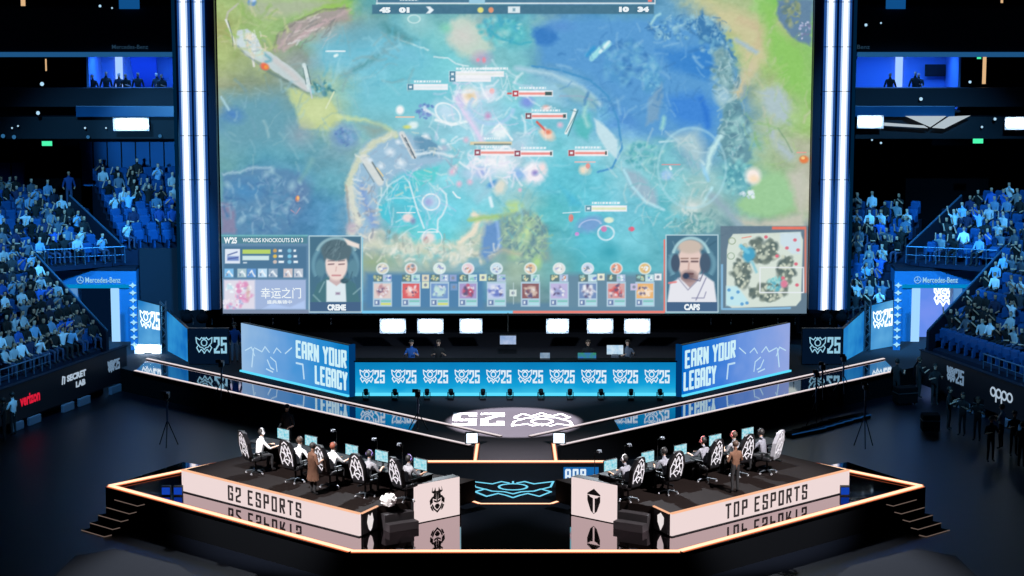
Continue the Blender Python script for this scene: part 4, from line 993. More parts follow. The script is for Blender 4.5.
ell(246, 190, 17, 12, (70, 140, 195), .7, .8, 0, .3); ell(298, 196, 12, 18, (92, 130, 175), .7, .8, 20, .3)
line([(223, 174), (240, 172), (252, 168), (270, 168)], 2.4, (165, 200, 220), .7, 2.2, 1.5)
for a, b, c_ in ((272, 170, 3), (277, 182, 3), (292, 186, 4), (289, 202, 3), (286, 210, 3), (266, 175, 3), (228, 185, 3), (232, 205, 3.5), (242, 220, 3), (258, 212, 3), (274, 206, 2.6), (300, 183, 2)): ell(a, b, c_, c_ * 1.4, (150, 195, 215), .6, 1, RS.uniform(-40, 40), .4, int(a))
poly([(221, 202), (232, 203), (236, 214), (236, 234), (221, 234)], (128, 128, 165), .8, 3, 1.5)
rocks(262, 205, 38, 28, [(70, 120, 170), (110, 165, 200), (80, 145, 190), (60, 130, 175)], 70, (1.5, 4.5), .35, 12)
ell(297.3, 199, 2.2, 3.4, (230, 130, 100), 1, .6, 10); ell(298, 198, 1.2, 2, (250, 190, 110), .9)
line([(291, 210), (296, 214), (300, 208)], 1, (200, 150, 170), .8); line([(300, 180), (306, 172), (312, 160)], 5, (120, 180, 180), .5, 4)
# sand and stone ring with the bright pool
poly([(352, 165), (362, 145), (380, 135), (400, 130), (440, 150), (450, 160), (400, 175), (380, 190), (375, 235), (350, 236), (346, 200)], (150, 190, 218), .8, 5, 2)
line([(338, 117), (365, 120), (385, 127), (396, 136)], 5, (205, 222, 160), .85, 3, 1.5)
poly([(352, 122), (382, 122), (392, 132), (372, 140)], (135, 165, 160), .5, 5, 2)
line([(394, 134), (376, 142), (364, 152), (357, 163), (350, 178), (348, 190)], 7, (205, 215, 190), .9, 3, 2)
line([(350, 190), (353, 206), (358, 222), (352, 232)], 9, (215, 220, 205), .85, 4, 2.4); line([(346, 186), (348, 205), (350, 225)], 2, (150, 130, 120), .5, 2.5, 1)
line([(362, 186), (366, 204), (374, 224)], 9, (120, 155, 215), .6, 5, 2)
line([(364, 158), (380, 182)], 8, (215, 222, 220), .85, 2); line([(372, 162), (383, 180)], 1.6, (110, 125, 130), .85); line([(363, 164), (374, 182)], 1, (120, 140, 150), .8); line([(377, 168), (383, 176)], 1.4, (235, 210, 150), .9)
line([(402, 134), (414, 156)], 6, (218, 220, 220), .9, 1.6); line([(405, 138), (415, 158)], 1.6, (80, 100, 115), .85); line([(402, 135), (412, 155)], 1, (130, 140, 150), .8)
poly([(414, 136), (428, 134), (438, 144), (440, 156), (420, 158)], (95, 150, 185), .7, 3, 2)
line([(416, 155), (432, 152), (452, 156)], 3.4, (210, 230, 240), .8, 2, 1); ell(444, 148, 6, 4, (170, 190, 215), .7, .8, 0, .3)
for a, b, c_ in ((390, 152, 5), (381, 166, 4), (426, 136, 3.6), (443, 141, 3), (398, 142, 3), (370, 160, 3), (401, 163, 5)): ell(a, b, c_, c_ * .8, (225, 238, 248), .7, .9, 20, .4, int(b))
poly([(388, 200), (394, 184), (402, 180), (409, 190), (408, 198), (394, 200)], (75, 200, 222), .95, 2, 1); poly([(378, 206), (390, 202), (391, 216), (390, 224), (382, 218)], (70, 200, 222), .9, 2, 1)
poly([(410, 172), (440, 166), (434, 182), (418, 186), (412, 180)], (85, 210, 215), .9, 2.5, 1)
line([(387, 200), (394, 198), (412, 198), (420, 196)], 1.4, (190, 232, 242), .8, 1.4); line([(409, 182), (418, 212), (424, 228)], 1.6, (225, 242, 250), .95, 1.4)
line([(409, 182), (404, 176), (388, 186), (380, 200), (376, 214)], 1.6, (200, 232, 245), .8, 1.6, 1); line([(396, 222), (408, 216), (412, 206)], 1.4, (200, 235, 245), .7, 1.5)
ell(431, 202, 11, 9.5, (190, 210, 240), .65, .9); ring(431, 202, 8.5, 8, 2, (235, 245, 250), .9); ell(428, 202, 4, 4, (160, 170, 225), .7, .9)
line([(440, 188), (446, 194), (447, 204), (443, 214), (438, 220), (437, 232)], 2, (220, 240, 248), .85, 1.5, .8); line([(453, 192), (457, 197), (460, 198)], 1.6, W, .9, 1)
ell(408, 218, 5, 4.5, (238, 220, 220), .95, .6, 0, .4); line([(397, 212.6), (415, 212.6)], 1, (245, 245, 250), .9); ell(413, 221, 3, 3.5, (130, 150, 190), .7, .8)
ell(428, 238, 7, 6.5, (235, 225, 225), .95, .6, 0, .4); ring(432, 239, 10, 10, 1.4, (225, 240, 250), .85); line([(418, 232), (438, 232)], 1.1, W, .9); ell(426, 240, 3, 4, (190, 150, 160), .6)
ell(375, 238, 9, 8, (205, 205, 195), .9, .7, 0, .4); ring(375, 238, 6, 6, 2, (235, 232, 220), .8); ell(352, 228, 6, 6, (190, 180, 195), .8, .7); rocks(392, 238, 18, 10, [(160, 185, 175), (210, 215, 200), (120, 150, 150)], 20, (2, 5), .6, 15)
line([(336, 246), (470, 246), (482, 236), (490, 222), (476, 216)], 10, (205, 212, 190), .7, 6, 3); line([(460, 242), (474, 232), (478, 220), (474, 214)], 6, (238, 228, 205), .9, 3, 1.5)
rocks(430, 256, 66, 9, [(215, 220, 205), (165, 185, 175), (190, 205, 180), (230, 225, 205)], 70, (2, 5), .55, 16); ell(372, 262, 22, 10, (150, 175, 130), .6, 1, 0, .4)
# cyan river centre top
ell(416, 20, 16, 14, (140, 205, 210), .8, .8, 30, .3); ring(414, 19, 6, 4, 1.5, (205, 238, 238), .8); line([(392, 36), (412, 44), (428, 50)], 2, (195, 235, 240), .8, 1.6, 1)
poly([(386, 36), (378, 26), (384, 18), (418, 40), (410, 46)], (75, 150, 160), .5, 4, 2)
poly([(446, 40), (450, 20), (466, 14), (482, 30), (494, 48), (478, 60), (460, 56)], (190, 215, 200), .75, 6, 3); ell(463, 36, 14, 12, (215, 210, 205), .6, 1, 20, .4); ell(446, 28, 6, 5, (120, 210, 180), .6, 1)
rocks(500, 32, 24, 14, [(60, 170, 200), (110, 210, 215), (70, 185, 195), (150, 215, 215)], 60, (1.5, 4), .6, 20)
line([(488, 30), (500, 38), (520, 44), (530, 42)], 2.5, (50, 170, 195), .7, 2, 1.5)
ell(482, 58, 9, 7, (190, 150, 200), .5, 1, 0, .3); ell(484, 60, 2, 3, (235, 140, 160), .8, .7); ell(478, 60, 2, 2, (235, 140, 170), .7, .7)
line([(434, 57), (448, 58), (456, 64), (468, 66)], 1.6, (215, 240, 245), .85, 1.3, .6)
poly([(340, 92), (420, 55), (470, 75), (470, 130), (400, 128), (350, 120)], (110, 200, 218), .35, 14, 3)
line([(345, 75), (372, 60), (400, 38)], 7, (110, 150, 160), .4, 6, 3); line([(355, 70), (378, 56)], 4, (60, 150, 160), .5, 4, 2); line([(375, 84), (410, 78), (445, 86)], 3, (90, 180, 205), .5, 3, 2)
# blue deep river (top right) with ring edge
poly([(532, 28), (560, 16), (640, 14), (700, 20), (738, 60), (748, 110), (735, 145), (700, 142), (640, 135), (628, 118), (608, 92), (584, 76), (540, 66)], (78, 152, 215), .65, 8, 3)
poly([(532, 30), (552, 24), (560, 40), (548, 46), (536, 44)], (45, 120, 200), .8, 4, 2); ell(560, 26, 14, 6, (80, 145, 215), .7, 1)
poly([(656, 50), (700, 48), (728, 56), (736, 84), (700, 78), (672, 70)], (48, 130, 212), .8, 7, 3); ell(705, 62, 20, 14, (40, 125, 210), .6, 1)
poly([(665, 95), (700, 90), (718, 108), (712, 130), (680, 126), (668, 116)], (50, 130, 222), .6, 7, 2); line([(701, 98), (706, 112), (708, 126)], 5, (30, 110, 215), .7, 4, 1.5)
rocks(625, 62, 22, 22, [(60, 130, 195), (100, 175, 220), (70, 150, 210), (50, 120, 190), (110, 185, 220)], 90, (1.5, 5), .5, 24)
rocks(652, 76, 9, 18, [(95, 175, 220), (120, 190, 225), (70, 150, 205)], 50, (1.5, 4), .6, 25)
line([(592, 58), (600, 50), (608, 44)], 6, (150, 225, 235), .95, 2.5, 1.2); line([(587, 55), (594, 48)], 4, (40, 150, 215), .9, 3); line([(600, 52), (609, 42)], 3, (215, 245, 248), .9, 1.5)
rocks(690, 28, 42, 12, [(60, 130, 190), (120, 185, 215), (50, 115, 175), (150, 205, 225)], 90, (1, 3.4), .65, 26)
poly([(694, 22), (703, 9), (706, 26), (716, 24), (728, 44), (738, 62), (720, 50), (700, 40)], (50, 118, 178), .9, 3, 2); line([(651, 24), (656, 16), (660, 14)], 3, (150, 210, 225), .8, 1.6)
rocks(716, 45, 16, 12, [(95, 165, 205), (140, 195, 220), (55, 125, 185)], 40, (1, 3), .7, 27)
poly([(648, 100), (662, 82), (664, 96), (658, 120), (646, 126)], (110, 160, 200), .8, 3, 1.5); poly([(712, 50), (724, 44), (734, 66), (738, 100), (730, 128), (716, 100)], (120, 170, 180), .7, 4, 2)
rocks(724, 72, 12, 24, [(100, 150, 165), (150, 195, 200), (90, 140, 150), (130, 170, 175)], 70, (1.2, 3.6), .55, 28); ell(722, 96, 8, 10, (150, 195, 215), .9, .7, -20, .2)
poly([(726, 104), (740, 96), (748, 130), (752, 158), (740, 170), (722, 160), (718, 132)], (95, 150, 165), .85, 3, 2); rocks(738, 135, 12, 30, [(80, 130, 150), (130, 185, 190), (150, 205, 205), (100, 160, 170)], 70, (1.4, 4), .55, 29)
line([(722, 134), (712, 150), (706, 172)], 6, (190, 232, 235), .8, 3, 1.5); line([(702, 165), (708, 180)], 4, (140, 210, 250), .7, 3, 1)
# ring edge of the fight arena
line([(532, 66), (560, 70), (590, 80), (608, 96), (618, 120), (622, 148), (612, 168), (598, 172)], 2.2, (60, 145, 205), .85, 1.6, .6)
line([(516, 68), (552, 74), (582, 88), (600, 104)], 6, (165, 208, 228), .7, 3, 1); poly([(594, 118), (604, 124), (618, 140), (618, 160), (606, 150), (596, 132)], (195, 228, 238), .85, 2.5, 1)
poly([(554, 84), (580, 86), (598, 100), (596, 112), (570, 100)], (130, 185, 200), .6, 3, 1); line([(560, 96), (580, 96), (592, 100)], 2, (150, 175, 200), .6, 1.5)
poly([(572, 120), (590, 112), (594, 126), (588, 142), (576, 136)], (80, 190, 195), .7, 4, 2); line([(586, 104), (584, 116), (588, 126)], 5, (150, 215, 215), .8, 3, 1)
line([(575, 110), (571, 122), (566, 133)], 3, (235, 245, 245), .95, 1); line([(578, 110), (568, 136)], .9, (60, 110, 120), .8); line([(571, 110), (577, 112), (566, 132)], .8, (70, 120, 130), .7)
# green lane right
poly([(700, 0), (738, 6), (762, 18), (770, 60), (752, 84), (742, 78), (736, 40), (716, 24)], (205, 200, 150), .55, 7, 3)
line([(740, 20), (762, 30), (758, 46)], 8, (205, 185, 145), .6, 6, 3); line([(752, 66), (742, 84), (738, 94)], 11, (205, 195, 155), .7, 6, 3); line([(736, 40), (756, 52)], 5, (165, 190, 200), .8, 3, 1)
poly([(757, 0), (778, 0), (780, 24), (800, 44), (810, 52), (810, 100), (780, 90), (766, 50)], (138, 202, 92), .6, 8, 3)
poly([(778, 0), (812, 0), (811, 46), (795, 40), (784, 28), (776, 14)], (92, 128, 160), .95, 3, 1.5); rocks(792, 12, 9, 14, [(130, 150, 110), (150, 165, 130), (90, 120, 120)], 50, (1, 3), .6, 30); rocks(804, 30, 6, 10, [(150, 160, 200), (190, 195, 225), (110, 120, 160)], 20, (.8, 1.8), .8, 31)
poly([(756, 90), (778, 84), (792, 100), (790, 124), (776, 122), (764, 110)], (172, 195, 200), .7, 6, 3); line([(772, 132), (780, 146), (790, 156)], 11, (172, 192, 195), .7, 5, 2); line([(778, 128), (786, 140), (792, 152)], 1.2, (110, 150, 120), .7, 1.5, .6)
poly([(757, 176), (780, 172), (795, 190), (796, 208), (770, 218), (742, 214), (736, 204)], (152, 205, 148), .8, 6, 2)
poly([(786, 172), (806, 168), (806, 232), (740, 228), (730, 214), (760, 220), (798, 212)], (195, 195, 178), .7, 6, 2)
line([(736, 148), (728, 160), (745, 190), (756, 178)], 4, (100, 175, 190), .6, 4, 2); rocks(738, 178, 17, 16, [(80, 165, 180), (120, 200, 205), (70, 150, 170), (150, 215, 215)], 70, (1, 3.2), .65, 32)
ell(753, 176, 7.5, 8, (255, 240, 232), 1, .8); ell(754, 179, 5, 4, (255, 225, 190), .8, .9); rocks(749, 194, 8, 3.5, [(225, 240, 245), (180, 210, 220)], 16, (.8, 2), .9, 33)
line([(797, 152.5), (806, 152.5)], 1, (250, 150, 140), .9); ell(804, 159.5, 4.5, 3.8, (240, 120, 60), 1, .6); ell(803, 158, 2, 1.5, (255, 200, 120), .9)
# pale road right of centre
poly([(622, 168), (640, 172), (656, 190), (660, 208), (648, 206), (630, 190)], (150, 185, 205), .7, 4, 1.5); line([(624, 170), (632, 186), (646, 202), (664, 210)], 3, (170, 225, 240), .9, 2, .6)
line([(660, 142), (676, 140), (690, 150), (704, 164)], 2.6, (190, 230, 240), .8, 1.8, .6); line([(712, 188), (704, 202), (694, 208)], 3, (180, 235, 245), .8, 2, .8)
poly([(664, 134), (700, 126), (708, 150), (700, 175), (678, 150)], (165, 200, 210), .5, 6, 2); rocks(645, 155, 20, 14, [(80, 180, 190), (120, 205, 205), (70, 165, 180), (150, 215, 215)], 60, (1, 3.4), .55, 34)
line([(662, 128), (664, 118)], 5, (140, 210, 215), .8, 3, 1); ell(666, 175, 6, 5, (150, 200, 240), .9, .6, 0, .4); line([(662, 164.6), (680, 164.6)], 1, (235, 140, 140), .85); line([(670, 167), (671, 169)], 2.4, W, .9, 1)
ell(690, 206, 17, 7, (190, 210, 205), .7, .9, -10, .4); ell(692, 208, 6, 5, (215, 228, 225), .9, .8); rocks(700, 224, 14, 9, [(110, 175, 175), (160, 205, 200), (90, 160, 165)], 46, (1.2, 3.6), .65, 35)
line([(646, 208), (650, 224), (660, 246), (664, 262)], 3, (80, 180, 200), .6, 3, 1.5); line([(704, 208), (720, 224), (735, 232)], 4, (150, 190, 190), .6, 3, 1)
line([(712, 196), (730, 214), (742, 230)], 9, (145, 175, 190), .7, 5, 1.5)
# central tree-stone
line([(470, 220), (492, 217), (510, 216)], 5, (165, 205, 130), .8, 3, 1.5); ell(514, 208, 9, 7, (180, 220, 150), .9, .8, 0, .4); poly([(500, 216), (530, 210), (546, 230), (552, 262), (500, 262), (496, 236)], (125, 165, 160), .8, 5, 2)
rocks(524, 236, 22, 24, [(150, 195, 150), (110, 150, 160), (180, 215, 170), (90, 135, 150), (130, 180, 165)], 110, (1.4, 4.4), .55, 36); ell(527, 232, 5, 12, (190, 222, 160), .7, .9, 10, .4)
poly([(484, 224), (500, 220), (502, 250), (488, 262), (480, 256)], (95, 145, 205), .75, 4, 2); line([(497, 222), (500, 246)], 3, (150, 190, 245), .7, 3, 1); line([(490, 258), (500, 250), (520, 254)], 5, (190, 185, 160), .6, 4, 1.5)
ell(537, 262, 5, 7, (170, 215, 140), .8, .9, 0, .4); ell(610, 252, 10, 8, (50, 165, 185), .8, 1); poly([(560, 186), (575, 194), (586, 208), (570, 206)], (70, 190, 222), .6, 4, 1.5)
# the fight: light flashes
ell(468, 97, 11, 10, (250, 238, 232), .95, .7, 0, .4); ell(470, 96, 5, 4, (225, 200, 150), .6, .9); ell(489, 94, 8, 7, (232, 232, 245), .8, .9, 0, .4); ell(492, 91, 2.6, 3, (250, 190, 190), .9)
ring(491, 108, 22, 16, 4, (170, 210, 245), .75, 0, 150, 360); line([(456, 98), (464, 112), (476, 130), (482, 142)], 7, (225, 215, 245), .8, 4, 1.5); line([(462, 104), (458, 92)], 5, (190, 190, 240), .6, 4)
ell(446, 112, 14, 10, (190, 225, 245), .75, .8, 35, .3); ring(448, 114, 14, 9, 1.8, (235, 248, 252), .9, 35); line([(436, 120), (452, 124), (466, 122)], 3, (240, 250, 252), .9, 2, 1); rocks(425, 110, 9, 9, [(120, 150, 215), (200, 225, 245), (90, 130, 200)], 30, (.8, 2.4), .7, 40)
ell(400, 110, 4, 4.5, (250, 250, 250), .95, .7); line([(396, 117), (414, 117)], 1.3, (245, 205, 180), 1); ell(413, 125, 5, 3.5, (225, 245, 245), .9, .8, 0, .4); ell(407, 127, 4, 2, (215, 225, 120), .8, .8)
ell(527, 102, 7, 6, (120, 150, 230), .8, .8, 0, .3); ell(500, 132, 8, 7, (235, 248, 252), .9, .8, 0, .5); line([(492, 132), (500, 124), (512, 140)], 2.4, (245, 250, 252), .85, 1.5, 1)
ell(547, 134, 8, 5, (250, 215, 190), .95, .8, 35, .4); ell(548, 132, 3.5, 2.5, (240, 130, 100), .8, .8); line([(537, 122), (545, 130)], 2.4, (225, 90, 80), .9, 1.2); ell(546, 108, 4, 3, (250, 180, 170), .8, .9); ell(488, 116, 3.5, 4, (200, 150, 200), .7, .9)
ell(498, 163, 18, 12, (235, 242, 250), .85, .9, 0, .4); line([(470, 166), (488, 160), (505, 164)], 4, (245, 245, 250), .9, 2.5, 1); ell(478, 172, 16, 8, (185, 210, 240), .7, .9, 0, .4); ell(482, 172, 5, 5, (160, 180, 235), .7, .9)
ell(534, 173, 12, 11, (248, 240, 248), .95, .6, 0, .35); ell(535, 173, 3.5, 3, (150, 140, 210), .8, .9); ell(519, 174, 7, 6, (140, 185, 240), .8, .9, 0, .4); ell(543, 168, 4, 6, (250, 225, 225), .8, .9)
ell(493, 184, 7, 3, (70, 150, 220), .9, .7, -30, .3); ell(500, 187, 6, 8, (225, 225, 210), .9, .8, 20, .4); line([(490, 198), (492, 206)], 3.4, (220, 245, 252), .95, 2); line([(487, 190), (478, 200)], 8, (150, 200, 220), .5, 6, 2)
for a, b, c_ in ((452, 172, 4), (459, 184, 3), (470, 182, 3), (520, 190, 2), (560, 125, 3), (466, 140, 3), (455, 168, 3)): ell(a, b, c_, c_, (235, 190, 215), .7, 1, 0, .4, int(a))
ell(585, 170, 6, 5, (245, 225, 200), .9, .7, 0, .4); ell(588, 166, 2.4, 3, (240, 150, 140), .8)
ell(590, 224, 14, 8, (110, 160, 215), .85, .6, -15, .3); ring(590, 226, 11, 6, 1.5, (180, 200, 240), .8, -12, 10, 190); ell(609, 220, 5, 3, (225, 240, 215), .9); ring(606, 233, 8, 7, 2, (220, 240, 250), .9); ell(604, 229, 3, 3, (220, 120, 180), .85); ell(571, 218, 2.4, 4, (235, 120, 110), .9); ell(577, 234, 2.2, 2, (210, 140, 220), .9)
ell(631.5, 229, 3, 2.4, (240, 95, 125), 1, .5); line([(563, 213), (580, 212)], 1, W, .8)
def wisps(cx, cy, rx, ry, cols, n, ln=(4, 12), t=(.7, 2), al=.5, seed=1, ang=None):
    rr = random.Random(seed)
    for _ in range(n):
        a = rr.uniform(0, 2 * pi); q = sqrt(rr.random()); x = cx + rx * q * cos(a); y = cy + ry * q * sin(a); d = rr.uniform(0, pi) if ang is None else radians(ang + rr.uniform(-25, 25)); L_ = rr.uniform(*ln) / 2; b = rr.uniform(-.5, .5)
        line([(x - L_ * cos(d), y + L_ * sin(d)), (x + L_ * b * sin(d) * .6, y + L_ * b * cos(d) * .6), (x + L_ * cos(d), y - L_ * sin(d))], rr.uniform(*t), rr.choice(cols), al * rr.uniform(.5, 1), 1.4, .8, rr.randint(1, 99))
PB = [(200, 235, 245), (225, 245, 250), (170, 215, 240), (190, 200, 240)]
wisps(490, 120, 60, 55, [(245, 250, 255), (225, 240, 252), (215, 215, 245), (200, 235, 245)], 120, (5, 18), (.8, 3), .55, 201)
wisps(500, 165, 40, 18, [(250, 250, 255), (235, 235, 250)], 50, (5, 14), (1, 3.4), .6, 202)
wisps(405, 165, 55, 35, [(235, 242, 240), (210, 225, 235), (150, 175, 200), (225, 225, 205)], 90, (3, 10), (.8, 2.4), .55, 203)
wisps(415, 205, 38, 34, PB, 46, (8, 24), (.6, 1.6), .5, 204)
wisps(365, 205, 14, 34, [(235, 232, 215), (205, 205, 200), (140, 150, 165)], 50, (3, 9), (1, 3), .6, 205)
wisps(430, 250, 70, 12, [(225, 230, 215), (150, 165, 160), (240, 240, 230)], 80, (3, 10), (1, 3), .5, 206)
wisps(290, 120, 70, 60, [(140, 190, 205), (110, 160, 185), (160, 200, 205)], 70, (6, 20), (1, 4), .3, 207)
wisps(265, 205, 42, 30, [(150, 190, 215), (60, 110, 165), (120, 160, 200)], 80, (4, 12), (1, 3.4), .4, 208)
wisps(640, 70, 85, 48, [(110, 175, 225), (60, 130, 195), (140, 195, 230), (45, 115, 185)], 120, (5, 16), (1, 4), .34, 209)
wisps(690, 28, 45, 14, [(150, 200, 220), (45, 105, 165), (110, 170, 205)], 60, (3, 8), (.8, 2.2), .55, 210)
wisps(728, 110, 14, 60, [(160, 200, 205), (75, 125, 145), (190, 220, 225)], 80, (3, 10), (.8, 2.4), .5, 211)
wisps(775, 90, 34, 80, [(165, 205, 120), (190, 205, 160), (130, 185, 100), (200, 200, 170)], 90, (5, 18), (1, 4), .3, 212)
wisps(660, 175, 50, 45, [(190, 225, 235), (110, 190, 200), (205, 225, 225)], 90, (6, 20), (.8, 2.6), .4, 213)
wisps(560, 210, 60, 45, [(150, 220, 235), (90, 190, 215), (70, 175, 200)], 60, (8, 24), (1, 4), .28, 214)
wisps(370, 60, 60, 30, [(150, 215, 230), (90, 185, 210), (130, 170, 175)], 70, (8, 26), (1, 4), .3, 215)
wisps(525, 238, 26, 26, [(190, 215, 180), (85, 120, 140), (150, 190, 150)], 60, (3, 9), (.8, 2.6), .5, 216)
wisps(250, 30, 40, 26, [(190, 205, 130), (140, 185, 90), (205, 205, 165)], 50, (5, 18), (1, 4), .35, 217); wisps(255, 45, 14, 12, [(235, 238, 235), (140, 160, 165), (225, 210, 180)], 30, (2, 7), (.8, 1.8), .7, 218)
wisps(310, 30, 32, 16, [(210, 190, 190), (120, 125, 125), (225, 215, 210)], 40, (5, 14), (.8, 2.4), .5, 219, 35)
wisps(690, 222, 28, 14, [(170, 210, 205), (225, 235, 232), (90, 150, 155)], 50, (3, 10), (.8, 2.6), .5, 220)
ring(692, 168, 34, 40, 3, (175, 225, 238), .45); ring(648, 230, 18, 14, 1.2, (90, 180, 195), .4)
# unit bars with name strokes
def nameline(x0, x1, y, t=2.2, al=.85):
    rr = random.Random(int(x0)); x = x0
    while x < x1: d = rr.uniform(1.2, 3.2); rect(x, min(x + d, x1), y - t / 2, y + t / 2, W, al, 1.0); x += d + .7
def bar(x0, x1, y, col, h=5, tail=None, box_=(70, 130, 160), nm=True):
    rect(x0 - 1, x1 + 1, y - h / 2 - .6, y + h / 2 + .6, (245, 245, 250), .85, 1); rect(x0 + 6, x1, y - h / 2 + 1.4, y + h / 2 - 1.2, col, 1, .8)
    rect(x0 - .5, x0 + 5.5, y - h / 2 - .4, y + h / 2 + .4, box_, 1, .8); rect(x0 + 1, x0 + 4, y - 1.2, y + 1.2, W, .8, .8)
    if tail: rect(x1 - tail, x1, y - h / 2 + .6, y + h / 2 - .6, (60, 90, 90), .8, .8)
    if nm: nameline(x0 + 6, x1 - 6, y - h / 2 - 3)
bar(408, 447, 87, (228, 242, 248)); bar(450, 503, 74, (235, 240, 235), 4.6); bar(450, 490, 79, (235, 240, 248), 4.6, nm=False)
bar(513, 552, 93.5, (248, 150, 140), tail=7, box_=(190, 60, 70)); bar(526, 566, 116, (248, 145, 135), tail=3, box_=(120, 70, 80)); bar(475, 515, 152.5, (245, 150, 140), box_=(150, 70, 90))
bar(515, 552, 153.5, (245, 140, 135), tail=2, box_=(150, 70, 90)); bar(569, 607, 153, (248, 150, 140), tail=2, box_=(170, 60, 70)); bar(586, 626, 208.5, (225, 235, 190), box_=(90, 150, 170))
rect(470, 512, 141.5, 145, (225, 210, 170), .8, 1); rect(474, 511, 143.5, 145, (70, 100, 110), .7, 1); nameline(484, 500, 138.5, 2); line([(575, 162), (595, 162)], 1.2, (250, 190, 185), .9); nameline(540, 556, 108, 1.4, .5); nameline(482, 508, 68.5, 2.2, .9); nameline(461, 476, 71, 2, .9)
line([(508, 93.5), (511, 93.5)], 2, (220, 90, 90), .9); nameline(412, 424, 150, 1.4, .4)
# top score strip
rect(376, 656, -18, 3, (66, 118, 150), .92, 1); rect(372, 654, 4.6, 14, (60, 112, 140), .8, 1); rect(376, 655, 2.6, 4.0, (225, 240, 245), .95, .8); line([(377, -10), (377, 4)], 1, (225, 240, 245), .9); line([(655, -10), (655, 4)], 1, (225, 240, 245), .9)
rect(469, 485, -14, 3.5, (150, 205, 230), .9, 1); ell(480.5, 10, 3, 2.8, (230, 225, 120), 1, .5); ell(491, 10, 2.6, 2.8, (235, 150, 110), 1, .5); rect(508, 520, 6.4, 13, (225, 240, 245), .95, 1); rect(512.5, 515.5, 8, 11.5, (110, 160, 180), .7, 1)
poly([(426, 6.5), (430, 6.5), (434, 10), (430, 13.5), (426, 13.5), (429, 10)], W, .95, 1); rect(648, 652, -2, 2, (240, 120, 110), .9); nameline(400, 418, -.5, 2.4)
# ---- lower left information block
rect(219, 309, 235.5, 314, (92, 134, 170), .93, 1); rect(221.5, 307.5, 235.6, 243.5, (72, 130, 150), .9, 1); rect(221, 308, 234.8, 236.4, (110, 190, 195), .8, 1)
rect(223, 307, 246, 278, (66, 112, 150), .8, 2); rect(225, 240, 249, 263.5, (225, 235, 250), 1, .8); line([(228, 255), (237, 252)], 1.5, (90, 110, 170), .8); rect(227, 239, 256, 261, (110, 140, 205), .7, 1); line([(228, 259), (238, 257.5)], 1, (60, 70, 150), .8)
rect(242.5, 270.5, 249.5, 253.8, (185, 215, 95), 1, .8); rect(242.5, 269, 255.8, 260.2, (205, 232, 235), 1, .8); rect(243, 247, 262, 263.4, W, .7, .8)
for r_ in range(3):
    y = 250.7 + r_ * 5.6
    ell(275, y, 2, 1.8, [(205, 160, 90), (230, 190, 80), (210, 190, 180)][r_], 1, .6); rect(278.5, 282 + r_, y - 1.2, y + 1.2, W, .8, .8); ell(289.5, y, 2, 1.9, [(120, 190, 220), (110, 200, 235), (120, 190, 225)][r_], 1, .6); rect(293.5, 296 + r_, y - 1.2, y + 1.2, W, .8, .8)
for cx_, c_ in ((229, (120, 190, 240)), (242, (170, 200, 210)), (251.5, (90, 150, 220)), (262.5, (190, 225, 250)), (273, (150, 175, 200)), (288, (215, 200, 200)), (298.5, (190, 200, 215))):
    rect(cx_ - 4.6, cx_ + 4.6, 268.6, 277.4, c_, .9, 1); line([(cx_ - 3, 275), (cx_, 271), (cx_ + 3, 276)], 1.6, (245, 250, 255), .85, 1, 1, int(cx_)); rect(cx_ - 3, cx_ - 1, 273, 276, (60, 90, 140), .5, 1)
rect(223.8, 305.8, 279.8, 309.4, (158, 180, 222), 1, .8); rect(224, 255, 280, 309.2, (225, 220, 235), .9, 2)
rocks(243, 292, 8, 10, [(225, 140, 190), (240, 180, 215), (190, 170, 215), (245, 245, 250)], 46, (.9, 2.6), .8, 50); rocks(233, 304, 10, 5, [(225, 160, 200), (245, 235, 245), (170, 180, 225)], 30, (1, 2.4), .8, 51); ell(248, 293, 2, 8, (210, 175, 160), .5, .8); rocks(230, 287, 5, 6, [W, (190, 225, 240)], 14, (.8, 1.8), .8, 52)
poly([(262, 309), (272, 303), (290, 307), (305, 300), (305.5, 309)], (175, 200, 245), .7, 1.5)
